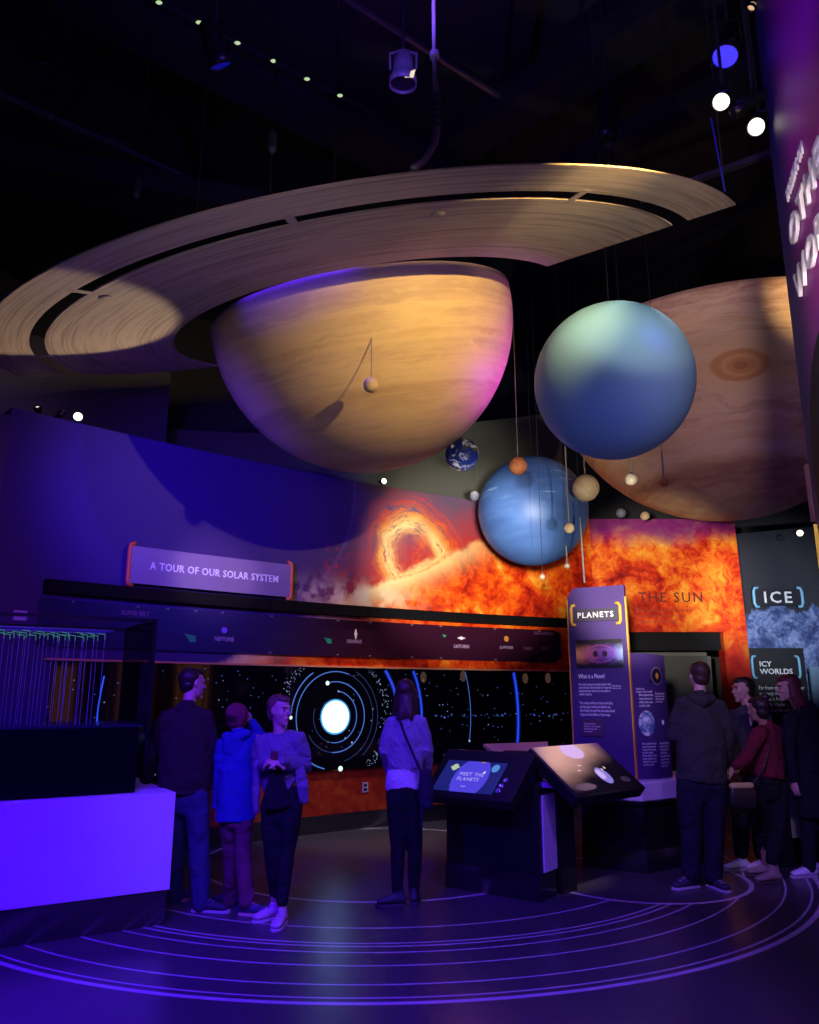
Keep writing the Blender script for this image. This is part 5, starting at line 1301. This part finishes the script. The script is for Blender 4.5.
cap_hair(Pk, H_brown, 'long', L=.215, spread=2.0)
bag = empty('shoulder_bag', at(426,790,6.55)); tag(bag, 'dark shoulder bag on a long strap worn across the woman in pale denim', 'bag')
q = MB(); bp = at(426,789,6.50); capsule(q, [(bp-UP*.11,.062,.050),(bp,.066,.055),(bp+UP*.12,.050,.035)], (.9,.4,0), 14); fuse('bag_body', q, cloth('bag_navy', (.02,.018,.04,1)), bag, .008, 3, .008)
q = MB(); pts = [at(396,713,6.60), at(399,719,6.53), at(405,735,6.50), at(413,754,6.50), at(420,770,6.49), at(423,782,6.49)]
for a, b in zip(pts, pts[1:]): capsule(q, [(a,.012,.006),(b,.012,.006)], (1,.3,0), 8)
fuse('strap', q, bpy.data.materials['bag_navy'], bag, .0045, 1)
q = MB(); capsule(q, [(at(421,800,6.47),.012,.008),(at(422,815,6.47),.014,.008),(at(421,828,6.47),.010,.006)], (1,0,0), 8); fuse('strap_end', q, bpy.data.materials['bag_navy'], bag, .005, 2)
# ---- man with dark hooded jacket, seen from behind at the right
J = JJ(7.25, (699,677),(699,692),(681,703),(720,705),(674,736),(728,737),(683,760),(727,765),(690,786),(713,786),(691,828),(714,828),(691,874),(713,876),
       dict(wrL=-.0, elL=.05, wrR=.12, head=.06))
J['wrL'] = at(681,748,7.50)
Pr = person('man seen from behind in a dark hooded jacket and jeans beside the companion panel', J, (.05,1,0), (-.05,1,0), 1.06, skin=M_skin, hair=dict(mat=H_brown), build=1.1)
M_jk = cloth('jacket_charcoal', (.034,.040,.036,1))
jacket(Pr, 'jacket', M_jk, .85, .215, .215, .225, sleeve=(.078,.066,.052), collar=.074, depth=.66, wr=.028)
q = MB(); capsule(q, [(Pr['nb']-Pr['side']*.085-Pr['fr']*.04+UP*.05,.045,.05),(Pr['nb']-Pr['fr']*.095+UP*.02,.06,.05),(Pr['nb']+Pr['side']*.085-Pr['fr']*.04+UP*.05,.045,.05)], UP, 14); fuse('hood', q, M_jk, Pr['e'], .008, 4, .014)
trousers(Pr, cloth('jeans_dark', (.012,.014,.026,1)), .112, .086, .075, .016, pel=.185)
cap_hair(Pr, H_brown, 'short')
for a, d in (('anL',(-.8,-.35)),('anR',(.25,-.9))): shoe(Pr, J[a], d, M_shoed, M_sole, .28)
# ---- man in profile behind the girl
J = JJ(7.95, (743,690),(746,703),(734,712),(764,713),(737,745),(770,745),(737,765),(762,770),(742,785),(758,785),(741,820),(759,820),(741,852),(762,854),
       dict(wrL=-.2, shL=-.12, shR=.1, wrR=-.1))
Pp = person('man in profile facing left in a dark jacket, behind the person in red', J, (-.8,-.5,0), (-1,-.12,-.05), 1.0, skin=M_skin, hair=dict(mat=H_dark))
jacket(Pp, 'jacket', cloth('jacket_slate', (.04,.04,.055,1)), .92, .18, .175, .18, sleeve=(.075,.063,.05), collar=.064, wr=.025)
q = MB(); capsule(q, [(at(748,703,7.84),.018,.02),(at(750,712,7.80),.014,.012),(at(751,725,7.78),.012,.010)], (1,0,0), 10); fuse('shirt_collar', q, plain('pale_collar', (.6,.5,.4,1), .7), Pp['e'], .006, 2)
trousers(Pp, M_blackc, .10, .078, .065, .014)
cap_hair(Pp, H_dark, 'short')
M_sneak = plain('white_sneaker', (.75,.75,.80,1), .6, vary=.2, scale=60)
shoe(Pp, J['anL'], (-.9,-.3), M_sneak, M_sole, .28); shoe(Pp, J['anR'], (-.85,-.45), M_sneak, M_sole, .28)
# ---- person in a dark red sweater, bending forward with hair in a bun
J = JJ(7.45, (758,710),(762,722),(758,733),(775,727),(748,756),(772,760),(734,767),(742,775),(762,785),(777,785),(762,828),(778,828),(766,866),(773,869),
       dict(shL=-.14, shR=.16, elL=-.15, elR=.12, wrL=-.12, wrR=.1, anL=.25, knL=.15, hipL=-.02))
Pg = person('person in dark red sweater and tan ankle boots, dark hair in a bun', J, (-1,-.15,0), (-.55,.85,-.15), .93, skin=M_skin2, hair=dict(mat=H_dark), female=True)
jacket(Pg, 'sweater', cloth('sweater_red', (.13,.012,.028,1), 60), .86, .155, .155, .155, sleeve=(.068,.058,.046), collar=.060, depth=.85, wr=.022)
trousers(Pg, M_blackc, .095, .07, .055, .010, low=.07)
cap_hair(Pg, H_dark, 'bun', bun=at(765,697,7.48))
M_boot = plain('suede_tan', (.36,.28,.20,1), .8, vary=.2, scale=40)
shoe(Pg, J['anR'], (-.95,-.3), M_boot, plain('boot_sole', (.10,.07,.05,1), .7), .26, .046, boot=.10, laces=False, name='ankle_boot'); shoe(Pg, J['anL'], (-.9,.1), M_boot, bpy.data.materials['boot_sole'], .25, .045, boot=.10, laces=False, name='ankle_boot')
hb = empty('crossbody_bag', at(742,793,7.25)); tag(hb, 'black bag with a shiny olive gold flap carried by the person in red', 'bag')
q = MB(); bp = at(743,795,7.22); capsule(q, [(bp+V((-.09,.0,-.01)),.095,.035),(bp+V((.10,.03,-.03)),.10,.035)], UP, 16); bb = fuse('bag_body', q, plain('bag_black', (.025,.025,.02,1), .4), hb, .008, 3)
q = MB(); capsule(q, [(bp+V((-.09,-.010,.075)),.030,.038),(bp+V((.08,.02,.075)),.030,.038)], UP, 14); fuse('bag_flap', q, plain('olive_gold_leather', (.55,.46,.16,1), .35, spec=.6), hb, .007, 3)
q = MB(); pts = [bp+V((.10,.02,.08)), at(764,768,7.27), at(771,745,7.32), at(772,732,7.38)]
for a, b in zip(pts, pts[1:]): capsule(q, [(a,.010,.006),(b,.010,.006)], (1,.3,0), 8)
fuse('strap', q, bpy.data.materials['bag_black'], hb, .0045, 1)
# ---- woman in a long black coat at the right edge
J = JJ(7.65, (788,688),(797,702),(789,717),(818,714),(789,752),(826,752),(794,780),(826,785),(806,785),(821,785),(809,828),(822,828),(809,867),(824,862),
       dict(shL=-.12, shR=.1, wrL=-.1, elL=-.1, anR=.2))
Pc = person('woman with auburn hair in a long black hooded coat, facing left', J, (-.9,-.2,0), (-1,.05,-.05), 1.0, skin=M_skin, hair=dict(mat=H_red), female=True)
jacket(Pc, 'coat', cloth('coat_black', (.009,.009,.013,1), vary=.4), .50, .175, .165, .185, sleeve=(.072,.062,.050), collar=.066, depth=.8, wr=.025)
q = MB(); capsule(q, [(Pc['nb']-Pc['fr']*.06+UP*.075,.075,.06),(Pc['nb']-Pc['fr']*.10+UP*.02,.085,.06)], Pc['side'], 16); fuse('hood', q, bpy.data.materials['coat_black'], Pc['e'], .008, 4, .012)
trousers(Pc, M_blackc, .092, .068, .055, .010)
cap_hair(Pc, H_red, 'long', L=.17, spread=1.7)
for a, d in (('anL',(-.95,-.2)),('anR',(-.9,-.1))): shoe(Pc, J[a], d, M_sneak, M_sole, .26, .045)
# ================================================================ light
w = bpy.data.worlds.new('hall'); SC.world = w; w.use_nodes = True
w.node_tree.nodes['Background'].inputs[0].default_value = (.07, .03, .60, 1); w.node_tree.nodes['Background'].inputs[1].default_value = .10
WARM = (1,.80,.55); BLU = (.05,.01,1); VIO = (.22,.02,1); MAG = (.75,.06,1); NEU = (1,.9,.8)
# key on the ringed planet, from the right, below the rings
spot('key_ringed', (1.95, 3.4, 4.70), (.25, 6.3, 4.75), 720, (1,.70,.24), 54, 1, .03)
spot('soft_ringed', (-.6, .5, 2.9), (-.6, 6.5, 4.4), 115, (.95,.70,.78), 34, 1, .3)
spot('magenta_rim', (1.75, 7.4, 4.3), (.85, 7.1, 4.9), 85, (.50,.02,1), 90, .8, .1)
_p = hit(SATC, 1.554, 290, 280); spot('blue_top', FL+(_p-FL).normalized()*.05, _p, 420, BLU, 44, .6, .05)
# rings from below; the fill is added, with no fixture
spot('ring_left', (-1.9, 8.9, 2.8), (-2.9, 5.9, 4.6), 300, (1,.78,.50), 32, .25, .04)
spot('ring_right', (1.7, 2.9, 2.6), (1.85, 5.0, 4.9), 130, (1,.80,.55), 42, .3, .04)
spot('ring_fill', (-.6, 3.6, 2.3), (-.6, 5.0, 4.9), 36, (.75,.68,.95), 110, .9, .4)
# giant planet, cyan planet, blue planet
spot('giant_key', (2.95, 5.5, 4.7), (4.5, 7.2, 5.75), 190, (1,.72,.36), 46, .8, .05)
spot('giant_fill', (1.3, 1.0, 3.0), (3.8, 8, 4.9), 520, (.80,.62,.78), 34, .8, .3)
spot('giant_blue', (3.0, 6.0, 2.4), (3.8, 8.4, 3.9), 20, (.2,.1,1), 70, 1, .3)
spot('cyan_key', (1.3, 1.6, 4.75), (1.62, 6.0, 4.45), 300, (.90,.95,.95), 18, 1, .1)
spot('cyan_top', (3.5, 5.6, 7.4), (1.6, 5.95, 4.35), 260, (.95,.95,.85), 24, .8, .1)
spot('cyan_low', (1.4, 2.4, 1.8), (1.57, 6.0, 3.9), 60, (.6,.7,1), 20, .8, .2)
spot('blue_key', (-.1, 3.2, 4.0), (1.42, 8.8, 3.85), 420, (.85,.90,1), 11, .5, .03)
spot('moon_key', (1.75, 5.6, 2.7), (1.55, 7.6, 3.65), 170, (1,.93,.82), 52, .8, .03)  # added unseen spot that brightens the small moons
spot('cyan_blue', (1.5, 2.2, 5.4), hit(at(613.5,381.5,6.0), .62, 656, 340), 150, BLU, 5, .8, .05)
# murals; both sun mural spots are added, unseen, without a fixture
spot('mural_sun', (.4, 2.5, 2.24), (.75, 11.2, 3.45), 4200, (1,.92,.84), 22, .7, .1)
spot('mural_sun_panel', (.6, 2.5, 2.24), (4.0, 12.5, 3.2), 4000, (1,.90,.82), 19, .7, .1)
spot('mural_low', (.0, 7.4, 3.2), (-.3, 10.8, .3), 60, (1,.7,.6), 80, .8, .1)
spot('mural_blue', (-2.2, 3.2, 3.4), (-2.4, 8.8, 3.75), 1700, BLU, 42, 1, .2)
spot('mural_violet', (-1.6, 3.0, 3.2), (-3.3, 8.2, 2.9), 300, (.42,.10,1), 60, 1, .3)
spot('sign_light', (-1.0, 6.2, 3.1), (-2.3, 9.0, 2.95), 150, (1,.75,.9), 24, .8, .1)
spot('ice_light', (3.6, 6.0, 2.5), (6.0, 13, 3.0), 2000, (.75,.84,1), 26, .9, .1)
spot('grey_wall', (-.5, 9.6, 7.6), (.6, 13.3, 4.8), 200, (1,.95,.75), 50, .8, .2)
spot('grey_wall_left', (-4.5, 6.0, 7.0), (-6, 9.6, 4.8), 110, (.6,.42,1), 50, .8, .2)
# blue wash over block, people and floor
spot('wash_block', (-.8, 1.2, 5.4), (-2.3, 5.8, .6), 1000, (.06,.0,1), 32, .5, .2)
spot('wash_floor', (-1.8, 1.6, 4.4), (-1.4, 5.0, 0), 1900, (.06,.0,1), 84, 1, .15)
spot('wash_people', (.4, .2, 4.6), (-.5, 6.4, 1.1), 440, (.24,.12,1), 34, .8, .2)
spot('wash_right', (2.0, 1.6, 4.4), (1.6, 6.0, 0), 560, (.20,.07,1), 84, 1, .15)
spot('island_violet', (.9, 3.6, 3.5), (2.6, 8.0, .7), 420, (.32,.14,1), 34, .6, .1)
spot('panels', (1.2, 4.4, 3.4), (2.2, 8.1, 1.9), 150, (1,.88,.95), 22, .9, .1)
spot('right_people', (2.2, 3.6, 3.4), (3.3, 7.7, 1.3), 115, (.95,.85,.95), 30, .9, .2)  # added unseen light, lifts the dark right-hand group
spot('desk_warm', (2.4, 4.6, 4.0), (1.5, 6.95, 1.05), 420, (1,.80,.46), 16, .7, .05)
spot('floor_warm', (1.0, 8.6, 6.4), (-.6, 10.0, 0), 700, (1,.85,.6), 30, .8, .2)
# violet sign
spot('sign_wash', (-.2, 2.4, 3.2), (2.3, 4.0, 4.2), 140, (.85,.7,1), 50, .9, .2)
spot('sign_blue', (.9, 3.0, 5.6), (2.45, 4.2, 5.8), 80, VIO, 60, .9, .2)
# blue haze on the ceiling
spot('ceiling_blue', (0, 4, 5.8), (0, 7, 9), 150, (.16,.07,1), 160, 1, .5)
